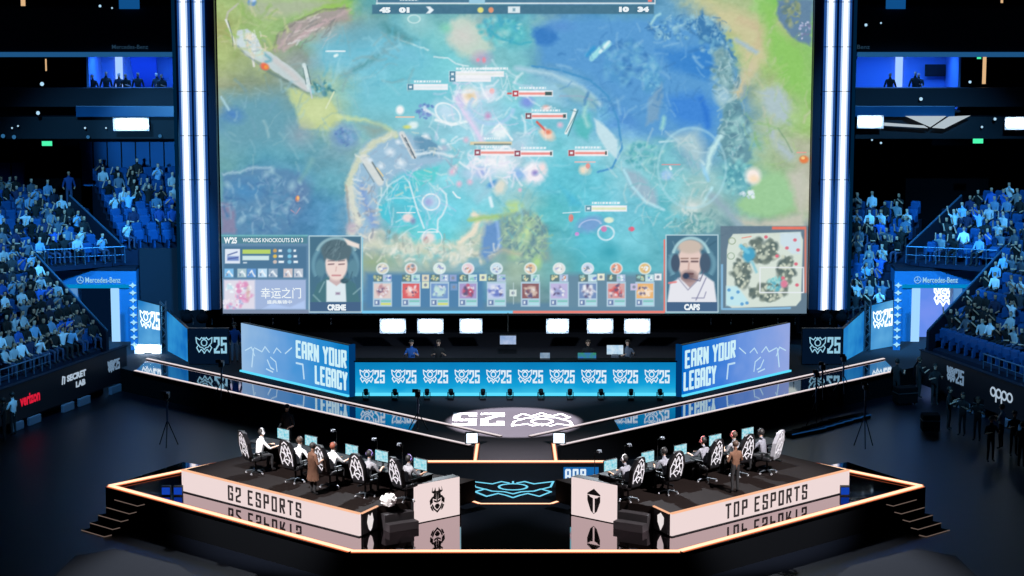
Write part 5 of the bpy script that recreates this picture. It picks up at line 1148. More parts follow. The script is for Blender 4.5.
# portraits
def portrait(x0, x1, y0, y1, left):
    rect(x0, x1, y0, y1, (62, 108, 135), 1, .8)
    rr = random.Random(3 if left else 4)
    for _ in range(16): line([(rr.uniform(x0 + 2, x1 - 2), rr.uniform(y0 + 3, y1 - 14)), (rr.uniform(x0 + 2, x1 - 2), rr.uniform(y0 + 3, y1 - 14))], rr.uniform(.6, 2.4), rr.choice([(90, 140, 165), (40, 80, 105), (130, 175, 190)]), .45, 1.5)
    cx_ = (x0 + x1) / 2 + (1 if left else -2)
    ring(cx_ + (-1 if left else 2), y0 + 29, 22, 22 if left else 19, 5, (110, 165, 185), .7, 0, 330, 570)
    if left:
        poly([(x0 + 1, y1 - 8), (x0 + 8, y1 - 28), (x0 + 18, y1 - 35), (x1 - 16, y1 - 35), (x1 - 6, y1 - 28), (x1 - 1, y1 - 8)], (62, 112, 125), 1, 2)
        for q in ((-17, -20, -12, -30), (17, -18, 24, -24), (-23, -17, -14, -8)): line([(cx_ + q[0], y1 + q[1]), (cx_ + q[2], y1 + q[3])], 1.5, (150, 190, 195), .6, 1.2)
        poly([(cx_ - 10, y1 - 32), (cx_ + 9, y1 - 32), (cx_ + 10, y1 - 10), (cx_ - 10, y1 - 10)], (222, 236, 242), 1, 1.5); rect(cx_ - 1, cx_ + 4, y1 - 20, y1 - 17, (150, 130, 160), .6, 1)
        poly([(cx_ - 6, y1 - 40), (cx_ + 6, y1 - 40), (cx_ + 7, y1 - 31), (cx_, y1 - 26), (cx_ - 7, y1 - 31)], (205, 175, 175), 1, 1.5)
        ell(cx_, y0 + 29, 11.2, 15.5, (240, 216, 208), 1, .2); ell(cx_, y0 + 14, 15.5, 11, (78, 106, 118), 1, .2, 0, .1); poly([(cx_ - 14, y0 + 14), (cx_ - 12, y0 + 27), (cx_ - 9, y0 + 18), (cx_ - 5, y0 + 23), (cx_ - 1, y0 + 18), (cx_ + 4, y0 + 24), (cx_ + 9, y0 + 18), (cx_ + 12, y0 + 27), (cx_ + 14.5, y0 + 14)], (78, 104, 116), 1, 1.2); wisps(cx_, y0 + 13, 12, 8, [(120, 150, 160), (50, 75, 88)], 24, (3, 8), (.6, 1.2), .5, 301, 60)
        ring(cx_, y0 + 20, 20, 18, 3.4, (150, 190, 198), .85, 0, 15, 165)
        ell(cx_ - 16, y0 + 32, 5, 9, (85, 135, 155), .95, .4); ell(cx_ + 16.5, y0 + 32, 5, 9, (85, 135, 155), .95, .4)
        for q in (-5.2, 5.2): line([(cx_ + q - 2.6, y0 + 28.4), (cx_ + q + 2.6, y0 + 28)], 1.4, (120, 90, 100), .8, 1); line([(cx_ + q - 3, y0 + 25), (cx_ + q + 3, y0 + 24.6)], 1.1, (110, 95, 105), .7, 1)
        line([(cx_, y0 + 31), (cx_ - .6, y0 + 35)], 1.2, (215, 175, 170), .8, 1); line([(cx_ - 4, y0 + 39.4), (cx_ + 4, y0 + 39.4)], 1.8, (205, 135, 140), .8, 1)
        ell(cx_ + 8, y0 + 45, 4, 2.6, (50, 85, 100), .9, .5); line([(cx_ + 16, y0 + 36), (cx_ + 14, y0 + 43), (cx_ + 8, y0 + 45)], 1.2, (60, 100, 120), .8, 1)
        poly([(x1 - 18, y0 + 2), (x1 - 2, y0 + 8), (x1 - 2, y0 + 13), (x1 - 14, y0 + 9)], (240, 225, 215), .8, 1.5)
    else:
        poly([(x0 + 1, y1 - 8), (x0 + 4, y1 - 28), (x0 + 16, y1 - 36), (x1 - 15, y1 - 38), (x1 - 4, y1 - 30), (x1 - 1, y1 - 8)], (232, 232, 240), 1, 2)
        poly([(cx_ - 9, y1 - 40), (cx_ + 8, y1 - 42), (cx_ + 8, y1 - 32), (cx_, y1 - 24), (cx_ - 9, y1 - 33)], (180, 150, 150), 1, 1.5)
        line([(cx_ - 12, y1 - 34), (cx_ - 2, y1 - 22), (cx_ + 10, y1 - 34)], 1.2, (150, 150, 175), .8, 1); line([(x0 + 3, y1 - 29), (x0 + 10, y1 - 30)], 2, (240, 130, 130), .8, 1); line([(cx_ + 6, y1 - 12), (cx_ + 16, y1 - 34)], 1.2, (110, 110, 150), .7, 1); line([(cx_ + 2, y1 - 14), (cx_ + 14, y1 - 14), (cx_ + 16, y1 - 20)], 1, (110, 110, 150), .7, 1)
        ell(cx_, y0 + 27, 12.4, 17.5, (232, 202, 192), 1, .2); ell(cx_, y0 + 11.5, 12.5, 7, (205, 185, 170), 1, .4); ring(cx_ + 1, y0 + 22, 18, 19, 3.4, (170, 215, 222), .9, 0, 12, 168)
        ell(cx_ - 14.5, y0 + 28, 4.4, 9, (60, 80, 105), 1, .3); ell(cx_ + 15, y0 + 28, 5.4, 10, (62, 85, 110), 1, .3)
        for q in (-5.4, 4.6): line([(cx_ + q - 3, y0 + 26.5), (cx_ + q + 3, y0 + 26.5)], 2, (105, 80, 85), .8, 1.2); line([(cx_ + q - 3.4, y0 + 23.5), (cx_ + q + 3.4, y0 + 23.4)], 1.4, (140, 105, 95), .8, 1)
        line([(cx_ - 1, y0 + 28), (cx_ - 1.5, y0 + 34)], 1.8, (200, 160, 150), .8, 1.2); ell(cx_ - 1, y0 + 41, 8, 5.5, (120, 95, 98), .75, .7); line([(cx_ - 5, y0 + 38.8), (cx_ + 3, y0 + 38.8)], 1.6, (95, 62, 66), .9, 1); ell(cx_ - 4, y0 + 41, 3.4, 3, (40, 55, 85), .9, .5); line([(cx_ + 14, y0 + 36), (cx_ + 10, y0 + 46), (cx_ - 2, y0 + 43)], 1.1, (90, 90, 120), .8, 1)
    rect(x0, x1, y1 - 10, y1, (58, 92, 132), 1, .8); frame(x0, x1, y0, y1, 1.1, (190, 222, 232), .95)
portrait(309.2, 361.5, 236, 312, True); portrait(666, 718, 235, 312, False)
# player cards
rect(362, 664, 302, 312, (85, 130, 160), .55, 2); rect(365, 485, 272, 310, (70, 125, 172), .55, 3); rect(560, 664, 272, 310, (95, 135, 160), .45, 3)
for k in range(10):
    x = (382.5 + 28.5 * k) if k < 5 else (530.5 + 28.6 * (k - 5)); y = 268.5
    C_ = [(225, 205, 200), (225, 90, 95), (110, 150, 205), (165, 150, 205), (190, 205, 240), (140, 90, 95), (190, 180, 225), (110, 140, 190), (215, 160, 160), (240, 180, 110)][k]
    D_ = [(190, 140, 150), (245, 175, 165), (190, 225, 220), (200, 80, 110), (100, 120, 200), (215, 190, 175), (150, 160, 210), (225, 225, 235), (225, 90, 90), (250, 225, 200)][k]
    R1 = [(215, 210, 190), (225, 185, 175), (215, 235, 225), (235, 205, 215), (200, 225, 240), (235, 205, 165), (225, 225, 220), (200, 215, 240), (235, 150, 120), (230, 190, 120)][k]
    ell(x, y, 6.4, 6, (225, 240, 242), .95, .2); ell(x, y, 5.2, 4.9, R1, 1, .3); rocks(x, y, 3.4, 3.2, [(120, 140, 160), (240, 230, 225), (200, 140, 110) if k % 2 else (150, 160, 210), W], 10, (.7, 1.6), .8, 60 + k)
    rect(x - 9, x + .4, 274.5, 281.6, (90, 120, 125), .85, .8); rocks(x - 4.5, 278, 3.6, 2.6, [(190, 200, 150), (230, 220, 170), (150, 200, 190)], 8, (.7, 1.4), .85, 80 + k); rect(x + .4, x + 9, 274.5, 281.6, (175, 195, 225) if k % 2 == 0 else (190, 225, 230), .95, .8); rocks(x + 5, 278, 3, 2.2, [(90, 120, 200), W, (225, 120, 70) if k == 6 else (130, 200, 190)], 6, (.7, 1.4), .8, 100 + k)
    rect(x - 9.6, x + 9.6, 281.8, 306.6, (175, 205, 225), .95, .8); rect(x - 8.4, x + 8.4, 283.6, 298.4, C_, 1, .8); ell(x, 291.5, 5.6, 5.2, D_, .95, .5, 0, .3, k + 1); rocks(x, 291, 7, 6, [D_, C_, (240, 240, 245), (90, 80, 120)], 20, (.8, 2.2), .65, 120 + k)
    rect(x - 8, x - 3, 300, 305, (95, 120, 170), .95, .8); rect(x - 7, x - 5, 301, 304, W, .7, .8); rect(x - 1.6, x + 8.4, 300.2, 302, (120, 200, 190), 1, .8); rect(x - 1.6, x + 8.4, 302.9, 305, (215, 225, 110) if k in (0, 2) else (170, 225, 235), 1, .8)
for x, y, c_ in ((425.5, 278, (225, 215, 190)), (425.5, 285, (220, 230, 200)), (453, 278, (140, 160, 210)), (454, 287, (110, 150, 200)), (483, 277.5, (230, 235, 200)), (601, 277, (235, 235, 210)), (658, 277, (235, 235, 240)), (513, 293, (215, 230, 225)), (634, 287, (200, 190, 225))): rect(x - 3.6, x + 3.6, y - 3.4, y + 3.4, c_, .9, .8); ell(x, y, 1.8, 1.8, (130, 140, 160), .6)
line([(513.5, 283), (513.5, 304)], .8, (190, 215, 220), .8); line([(362.5, 238), (362.5, 312)], 1, (120, 205, 240), .8)
rect(362, 513, 310.8, 313.2, (110, 205, 250), 1, .8); rect(513, 664.5, 310.8, 313.2, (245, 120, 105), 1, .8); line([(664.4, 240), (664.4, 312)], 1.6, (240, 115, 105), .95)
rect(219, 309, 309.6, 314, (120, 135, 165), .8, 1)
# ---- minimap
rect(720.5, 812, 226, 314, (92, 118, 138), .96, 1); rect(772, 806, 226.5, 229.5, (240, 110, 90), .95, 1); line([(805.4, 228), (805.4, 292)], 2, (225, 120, 100), .9, 1.2); line([(722, 265), (722, 309), (760, 309), (790, 308)], 1.8, (130, 195, 240), .95, 1.4)
poly([(733, 234), (800, 232), (803, 240), (801, 300), (796, 306), (732, 308), (726, 304), (727, 250), (729, 240)], (214, 226, 214), 1, 1.2)
def mz(cx_, cy_, rx, ry, n, seed):
    rocks(cx_, cy_, rx, ry, [(96, 112, 106), (120, 134, 122), (82, 102, 100)], n, (1.6, 4), .9, seed); rocks(cx_, cy_, rx, ry, [(205, 212, 190), (190, 200, 180)], n // 2, (.8, 2.2), .85, seed + 1)
mz(760, 251, 18, 12, 60, 140); mz(742, 273, 8, 14, 50, 142); mz(786, 270, 8, 15, 50, 144); mz(768, 292, 18, 8, 60, 146)
ell(749, 255, 6, 7.5, (60, 160, 200), 1, .5, 20, .3); line([(741, 246), (748, 252)], 4, (100, 195, 225), .9, 2, .8); line([(752, 262), (756, 272)], 3, (130, 200, 215), .8, 2, .8); rocks(775, 284, 9, 7, [(110, 200, 205), (150, 215, 215), (80, 170, 190)], 24, (1, 2.6), .8, 148)
poly([(780, 233), (801, 232), (801, 254), (792, 254), (780, 244)], (205, 225, 235), .85, 2); poly([(726, 286), (737, 286), (748, 300), (744, 306), (726, 306)], (190, 232, 240), .9, 2)
for x, y in ((795, 240), (787, 248), (798, 250), (766, 237), (777, 256), (783, 278), (797, 285), (796, 264)): ell(x, y, 1.9, 1.7, (225, 105, 125), .95, .5)
for x, y in ((732, 298), (738, 292), (742, 304), (729, 290), (747, 303)): ell(x, y, 1.8, 1.7, (90, 160, 215), .9, .5)
ell(784, 284, 3.6, 4, (225, 120, 150), .9, .6, 0, .4); ring(732, 241, 3.4, 3.2, 1.2, (150, 170, 140), .9); ring(731, 256, 3.4, 3.2, 1.2, (150, 175, 150), .9)
line([(742, 238), (751, 236.5)], 1, (240, 120, 100), .8); frame(760, 803.5, 267.5, 292.5, 1.2, (235, 240, 245), .9)
# whole wall: slight veil of stray light
g_ = IM.mean(-1, keepdims=True); IM = g_ + (IM - g_) * .93; IM = np.clip(IM, 0, 255) * .92 + np.array([206, 224, 232.]) * .08
IM = IM + (fbm(PX / 3, PY / 2.2, 77, 2)[..., None]) * 12 * (PY < 236)[..., None]
a = np.clip(IM, 0, 255) / 255; LIN = np.where(a <= .04045, a / 12.92, ((a + .055) / 1.055) ** 2.4)
idx = np.arange(GW * GH).reshape(GH, GW)
faces = np.stack([idx[:-1, :-1], idx[:-1, 1:], idx[1:, 1:], idx[1:, :-1]], -1).reshape(-1, 4)
me = bpy.data.meshes.new('display'); me.vertices.add(GW * GH); me.loops.add(faces.size); me.polygons.add(len(faces))
co = np.stack([gx, np.zeros_like(gx), gz], -1).reshape(-1)
me.vertices.foreach_set('co', co.astype(np.float32)); me.loops.foreach_set('vertex_index', faces.reshape(-1).astype(np.int32))
me.polygons.foreach_set('loop_start', np.arange(0, faces.size, 4, dtype=np.int32)); me.update(calc_edges=True)
ca = me.color_attributes.new('picture', 'FLOAT_COLOR', 'POINT')
ca.data.foreach_set('color', np.concatenate([LIN, np.ones((GH, GW, 1))], -1).reshape(-1).astype(np.float32))
m = bpy.data.materials.new('screen picture'); m.use_nodes = True; nt = m.node_tree; nt.nodes.clear()
at_ = nt.nodes.new('ShaderNodeAttribute'); at_.attribute_name = 'picture'; em = nt.nodes.new('ShaderNodeEmission'); ou = nt.nodes.new('ShaderNodeOutputMaterial')
nt.links.new(at_.outputs['Color'], em.inputs['Color']); nt.links.new(em.outputs[0], ou.inputs[0]); em.inputs['Strength'].default_value = 1.0
me.materials.append(m)
t = thing('hanging_screen', 'giant hanging LED screen showing a match with a map and two player portraits', 'screen', M((0, YS, 0)))
link('display', me, t)
bm = BM(); box(bm, sx0 - .12, sx1 + .12, .02, .5, sz0 - .1, sz1 + .1); part('cabinet', bm, black, t)
def sp(px, py): p = atY(px, py, YS); return p.x, p.z
def stext(s, x0, x1, y0, y1, bold=.03):
    a = sp(x0, y1); b = sp(x1, y0); bm = BM(); text(bm, s, a[0], a[1], b[0] - a[0], b[1] - a[1], -.01, .01, bold=bold); part('screen_lettering', bm, emit('screen lettering', (238, 246, 250), 1.0), t)
stext('WORLDS KNOCKOUTS DAY 3', 242.5, 303, 238, 242.2, .02); stext("W'25", 224, 237, 237, 243.5, .05); stext('幸运之门', 261, 301, 287.5, 298.5, .01); stext('盛典集锦中', 267, 292, 300, 303.8, .02)
stext('CREME', 327.5, 346, 304.2, 310.5, .06); stext('CAPS', 684, 700, 303.8, 310.2, .06)
stext('45', 379.5, 390.5, 7.2, 12.8, .08); stext('01', 399, 409.5, 7.2, 12.8, .08); stext('10', 619, 629, 6.6, 12, .08); stext('34', 637.5, 649, 6.6, 12, .08)

# ------------------------------------------------------------------ stands, seats and spectators
concrete = mat('dark blue concrete', (16, 30, 52), .85, spec=.2, var=.25, vscale=1.2)
seat_m = mat('blue seat plastic', (14, 74, 128), .5, spec=.4)
rail_m = mat('painted rail', (70, 110, 140), .45, .5)
bm = BM()
box(bm, -.23, .23, -.26, -.2, .34, .86, bev=.04); box(bm, -.22, .22, -.2, .22, .38, .45, bev=.03); box(bm, -.03, .03, -.2, .0, 0, .38); box(bm, -.25, -.22, -.2, .12, .3, .6); box(bm, .22, .25, -.2, .12, .3, .6)
seat_me = mesh_of(bm, 'arena_seat', seat_m)
bm = BM()
box(bm, -.23, .23, -.26, -.2, .34, .86, bev=.04); box(bm, -.22, .22, -.16, -.1, .4, .82, bev=.03); box(bm, -.03, .03, -.2, .0, 0, .38); box(bm, -.25, -.22, -.2, .12, .3, .6); box(bm, .22, .25, -.2, .12, .3, .6)
seat_up_me = mesh_of(bm, 'arena_seat', seat_m)
# spectator shapes
poses = [dict(sit=True, hands=((-.1, .34, .66), (.1, .34, .66)), lean=.04), dict(sit=True, hands=((-.2, .3, .62), (.18, .38, .62)), lean=-.03), dict(sit=True, hands=((-.05, .3, 1.05), (.12, .32, 1.0)), lean=.1),
         dict(sit=True, hands=((-.3, .2, 1.35), (.3, .2, 1.4)), lean=.02), dict(sit=True, hands=((-.1, .4, .7), (.26, .16, 1.28)), lean=.12)]
SP = []
for k, po in enumerate(poses): SP.append(person_mesh('spectator', **po))
ST = [person_mesh('spectator', sit=False, hands=((-.24, .06, .92), (.24, .08, .92))), person_mesh('spectator', sit=False, hands=((-.1, .3, 1.2), (.14, .32, 1.22)))]
VAR = {}
for k, me0 in enumerate(SP + ST):
    for sk in (0, 1):
        for lg in (0, 1):
            me1 = me0.copy(); me1.name = 'spectator'; set_mats(me1, [skin_ms[sk], top_any, leg_jeans if lg else leg_any, hair_ms[sk and lg], shoe_m]); VAR[(k, sk, lg)] = me1
TOPS = [('white', (225, 232, 240), 30), ('pale blue', (140, 185, 225), 20), ('black', (10, 12, 17), 44), ('navy', (24, 40, 80), 10), ('grey', (96, 108, 124), 10), ('bright blue', (40, 110, 210), 8)]
def pick_top(r):
    q = r.uniform(0, sum(t[2] for t in TOPS))
    for t_ in TOPS:
        q -= t_[2]
        if q <= 0: return t_
    return TOPS[0]
ORD = ['front', 'second', 'third', 'fourth', 'fifth', 'sixth', 'seventh', 'eighth', 'ninth', 'tenth', 'eleventh', 'twelfth', 'thirteenth']
NSPEC = [0]; NSEAT = [0]
def occupied(px): return 176 < px < 853
def spectator(pos, ang, where, rowname, sec, stand=False, topc=None):
    tn, tc, _ = topc or pick_top(RND); k = RND.choice([5, 6]) if stand else RND.choice([0, 0, 1, 1, 2, 2, 4, 3])
    o = link('spectator', VAR[(k, RND.randint(0, 1), RND.randint(0, 1))], None, M(pos, ang) @ Matrix.Diagonal((1, 1, RND.uniform(.95, 1.05), 1)))
    j = RND.choice([.3, .6, .8, 1.05]); o.color = (*[min(1, c * j) for c in lin(tc)], 1)
    rowname = rowname.replace(' of', ''); lb = '%s spectator in %s, %s of the %s' % ('standing' if stand else 'seated', tn.replace('pale blue', 'light-blue').replace('bright blue', 'vivid-blue'), rowname, sec)
    tag(o, lb, 'person', lb.replace('spectator', 'spectators')); NSPEC[0] += 1
def seat_at(pos, ang, rowname, sec, up):
    o = link('arena_seat', seat_up_me if up else seat_me, None, M(pos, ang)); lb = '%s blue seat, %s of the %s' % ('empty folded' if up else 'occupied', rowname, sec)
    tag(o, lb, 'seat', lb + ' (all alike)'); NSEAT[0] += 1
def section(FL, FR, BL, BR, n, sec, fill, spacing=.56, name='stand_terrace', empty_rows=(), seat_p=1.0, clear=(), face=None, base=0.0):
    """stepped terrace: n rows from the front edge FL-FR to the back edge BL-BR, with seats and spectators"""
    FL, FR, BL, BR = map(Vector, (FL, FR, BL, BR)); z0, z1 = FL.z, BL.z
    bm = BM()
    for r in range(n):
        t0, t1 = r / n, (r + 1) / n; z = z0 + (z1 - z0) * t0
        a, b, c, d = FL.lerp(BL, t0), FR.lerp(BR, t0), FR.lerp(BR, t1), FL.lerp(BL, t1)
        prism(bm, [(p.x, p.y) for p in (a, b, c, d)], base, z)
    struct(name, bm, concrete)
    for r in range(n):
        t = (r + .55) / n; z = z0 + (z1 - z0) * r / n; a, b = FL.lerp(BL, t), FR.lerp(BR, t); L = (b - a).to_2d().length; m_ = int(L / spacing)
        for q in range(m_):
            p = a.lerp(b, (q + .5) / m_); p.z = z + .003; px, py = proj(p + Vector((0, 0, .7)))
            if px < -3 or px > 1027 or (179 < px < 852) or py < -5: continue
            if any(x0 < px < x1 and y0 < py < y1 for x0, x1, y0, y1 in clear): continue
            tgt = face or Vector((0, 84, 0)); dv = tgt - p; ang = atan2(-dv.x, dv.y)
            occ = RND.random() < (fill * (1 - .35 * (r / n) ** 2) if r not in empty_rows else .06)
            if RND.random() < seat_p or not occ: seat_at(p, ang, ORD[min(r, 12)] + ' row', sec, not occ)
            if occ: spectator(p + Vector((-sin(ang), cos(ang), 0)) * .03, ang + RND.uniform(-.25, .25), '', ORD[min(r, 12)] + ' row', sec)
def parapet(A, B, h, label, m=navy, cap=True, t=.12):
    """sloping side wall with a handrail"""
    A = Vector(A); B = Vector(B); a = atan2(B.y - A.y, B.x - A.x); L = (B - A).to_2d().length
    th = thing('side_parapet', label, 'parapet wall', M((A.x, A.y, 0), a)); bm = BM()
    vs = [[bm.verts.new((x, y, z)) for x, z in ((0, max(0.0, A.z - 1.4)), (L, max(0., B.z - 1.4)), (L, B.z + h), (0, A.z + h))] for y in (-t / 2, t / 2)]
    bm.faces.new(vs[0]); bm.faces.new(vs[1][::-1])
    for k in range(4): bm.faces.new((vs[0][(k + 1) % 4], vs[0][k], vs[1][k], vs[1][(k + 1) % 4]))
    part('wall', bm, m, th); bm = BM(); tube(bm, (0, 0, A.z + h + .05), (L, 0, B.z + h + .05), .045); part('handrail', bm, rail_m, th)
def railing(A, B, h, label, n=6):
    A = Vector(A); B = Vector(B); th = thing('railing', label, 'railing', M(A)); D = B - A; bm = BM()
    tube(bm, (0, 0, h), D + Vector((0, 0, h)), .03); tube(bm, (0, 0, h * .5), D + Vector((0, 0, h * .5)), .012); part('top_rail', bm, rail_m, th)
    for k in range(n + 1): bm = BM(); p = D * (k / n); tube(bm, p, p + Vector((0, 0, h)), .02); part('post', bm, rail_m, th)
face = Vector((0, 84, 0))
for s in (-1, 1):
    g = (lambda p: Vector(p)) if s < 0 else mx
    def Q(a, b, c, d): return (g(a), g(b), g(c), g(d)) if s < 0 else (g(b), g(a), g(d), g(c))
    nm = 'left' if s < 0 else 'right'
    # --- lower corner stand
    sh = -14 if s < 0 else -18
    FR, FL = at(116 + sh, 349, 1.9), at(-62, 402, 1.9); BR = at(34 + sh * .8, 263, 4.7); BL = Vector((-29.5, 96.5, 4.7))
    a_, b_, c_, d_ = Q(FL, FR, BL, BR)
    section(a_, b_, c_, d_, 9, 'lower %s stand' % nm, .93 if s < 0 else .8, seat_p=.25, empty_rows=(0,) if s > 0 else ())
    parapet(g(FR + Vector((.25, 0, 0))), g(BR + Vector((.25, 0, 0))), .75, 'sloping dark parapet with a rail beside the lower %s stand' % nm)
    # advertising board in front, with rail
    A, B = Vector((FL.x, FL.y, 0)), Vector((FR.x, FR.y, 0)); out = (A - B).normalized(); nrm = Vector((-out.y, out.x, 0)); nrm = nrm if nrm.x > 0 else -nrm
    A2, B2 = A + nrm * .9, B + nrm * .5 - out * (1.15 if s < 0 else .2)
    if s > 0: A2, B2 = mx(B2), mx(A2)
    m_, L = MAB(A2, B2); t = thing('advertising_board', 'long dark LED advertising board in front of the lower %s stand' % nm, 'advertising board', m_)
    bm = BM(); box(bm, 0, L, 0, .12, .38, 1.85, bev=.01); part('board', bm, mat('dark board face', (9, 13, 22), .45, spec=.4), t)
    bm = BM(); box(bm, 0, L, -.06, .16, 1.85, 1.9); part('cap', bm, navy, t)
    inv = m_.inverted()
    def bx(px, py): # distance along the board for a picture column
        best = None
        for q in range(400):
            w_ = m_ @ Vector((L * q / 399, 0, 1.1)); d = abs(proj(w_)[0] - px)
            if best is None or d < best[0]: best = (d, L * q / 399)
        return best[1]
    if s < 0:
        bm = BM(); text(bm, 'verizon', bx(20, 0), .88, bx(39.5, 0) - bx(20, 0), .46, 0, .015, bold=.04); part('red_lettering', bm, emit('red lettering', (225, 30, 60), .9), t)
        bm = BM(); x0 = bx(67, 0); x1 = bx(86, 0); text(bm, 'SECRET', x0, 1.22, x1 - x0, .28, 0, .015, bold=.06); text(bm, 'LAB', x0 + (x1 - x0) * .45, .85, (x1 - x0) * .5, .26, 0, .015, bold=.06)
        stroke(bm, [(x0 - .35, 1.2), (x0 - .3, 1.5), (x0 - .15, 1.45), (x0 - .2, 1.2)], .07, 0, .015)
        part('white_lettering', bm, emit('pale lettering', (185, 205, 225), .8), t)
        bm = BM(); x0 = bx(107.5, 0); x1 = min(L - .05, bx(120, 0)); cup_logo(bm, x0 + (x1 - x0) * .3, 1.22, (x1 - x0) * .55, .5, .045, 0, .012); digits25(bm, x0 + (x1 - x0) * .62, 1.0, (x1 - x0) * .36, .46, 0, .012); part('emblem', bm, emit('grey blue lettering', (120, 150, 180), .7), t)
    else:
        bm = BM(); x0 = bx(990.5, 0); x1 = bx(1012.5, 0); w_ = x1 - x0
        for k, ch in enumerate('oppo'):
            cx_ = x0 + w_ * (k + .5) / 4; stroke(bm, arc(cx_, 1.22, w_ / 9, .17, 0, 360, 14), .07, 0, .015)
            if ch == 'p': stroke(bm, [(cx_ - w_ / 9, 1.22), (cx_ - w_ / 9, .85)], .07, 0, .015)
        part('white_lettering', bm, emit('pale lettering', (185, 205, 225), .8), t)
        bm = BM(); x0 = bx(947, 0); x1 = bx(961, 0); cup_logo(bm, x0 + (x1 - x0) * .3, 1.3, (x1 - x0) * .6, .62, .05, 0, .012); digits25(bm, x0 + (x1 - x0) * .64, 1.0, (x1 - x0) * .55, .62, 0, .012); part('emblem', bm, emit('grey blue lettering', (120, 150, 180), .7), t)
    # grey padded kick strip pieces below the board
    for k in range(7):
        if k % 3 == 2: continue
        bm = BM(); a0 = L * (.28 + .1 * k); box(bm, a0, a0 + .85, -.1, .05, 0.0, .34, bev=.03)
        one('kick_pad', bm, mat('grey pad', (86, 94, 112), .8), m_, 'grey kick pad at the foot of the %s advertising board, seen between dark gaps' % nm, 'pad', 'grey pads under the %s board' % nm)
    c0_, c1_ = (A + nrm * .45).copy(), (B + nrm * .25).copy(); c0_.z = c1_.z = 1.9
    railing(g(c0_.lerp(c1_, .1)), g(c0_.lerp(c1_, .62)), .62, 'thin rail with posts along the front of the lower %s stand' % nm, 10)
    # --- upper corner stand above the tunnel
    FR2, FL2 = at(112, 262, 4.62), at(-70, 278, 4.62); BR2 = at(48, 203, 6.6); BL2 = at(-70, 168 if s < 0 else 182, 7.5)
    BL2.z = BR2.z
    a_, b_, c_, d_ = Q(FL2, FR2, BL2, BR2)
    section(a_, b_, c_, d_, 8, 'stand above the %s tunnel' % nm, .78 if s < 0 else .72, seat_p=.5, base=4.42)
    railing(g(at(36, 266, 4.62) + Vector((0, -.25, 0))), g(at(126, 262, 4.62) + Vector((0, -.25, 0))), .75, 'long front rail above the lintel of the %s tunnel' % nm, 9)
    parapet(g(at(124, 258, 4.7)), g(at(70, 207, 6.6)), .5, 'sloping aisle wall with a pale rail in the %s stand' % nm)
    a_, b_, c_, d_ = Q(at(112.5, 262, 4.62), at(126, 260, 4.62), at(48.5, 203, 6.6), at(84, 202, 6.6))
    section(a_, b_, c_, d_, 8, 'aisle', 0, spacing=99, name='aisle_steps', base=4.42)
    # --- stand behind the light tower
    if s < 0:
        FL3, FR3, BL3, BR3 = at(121, 250, 5.1), at(205, 250, 5.1), at(92, 181, 7.5), at(205, 178, 7.5)
        section(FL3, FR3, BL3, BR3, 10, 'stand by the left light tower', .62, spacing=.58, empty_rows=(0, 1, 3), seat_p=1, base=4.4)
        bm = BM(); xw = atY(141, 280, FL3.y).x; prism(bm, [(xw, FL3.y - .02), (FR3.x, FR3.y - .02), (FR3.x, FR3.y - .3), (xw, FL3.y - .3)], 0, 5.2); struct('wall_left', bm, mat('stand front wall', (6, 20, 36), .8, var=.3, vscale=.5))
    else:
        FL3, FR3, BL3, BR3 = at(838, 322, 2.3), at(884, 318, 2.3), at(838, 212, 6.3), at(922, 212, 6.3)
        section(FL3, FR3, BL3, BR3, 12, 'stand by the right light tower', .85, spacing=.56, seat_p=.3, clear=((884, 1024, 256, 400),), base=0)
    parapet(g(at(172 if s < 0 else 176, 330, 1.0)), g(at(138, 298, 2.3)), .5, 'dark stepped wall with a rail behind the %s banners' % nm)
# back wall panels behind the left upper seats
def lit_wall(x0, x1, y0, y1, Y, label, m, mull=6, cat='wall panel'):
    a, b = atY(x0, y1, Y), atY(x1, y0, Y); t = thing('wall_mounted_cladding', label, cat, M((0, Y, 0))); W_ = b.x - a.x
    bm = BM(); box(bm, a.x, b.x, 0, .2, a.z, b.z); part('backing', bm, m, t)
    bm = BM()
    for k in range(mull + 1): x = a.x + W_ * k / mull; box(bm, x - .03, x + .03, -.05, .0, a.z, b.z)
    part('ribs', bm, navy, t)
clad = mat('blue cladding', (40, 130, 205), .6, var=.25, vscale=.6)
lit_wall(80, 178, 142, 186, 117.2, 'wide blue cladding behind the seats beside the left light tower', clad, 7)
lit_wall(-4, 27, 163, 196, 117.2, 'dim blue cladding at the left edge behind the spectators', mat('dim cladding', (30, 70, 140), .7, var=.2), 2)
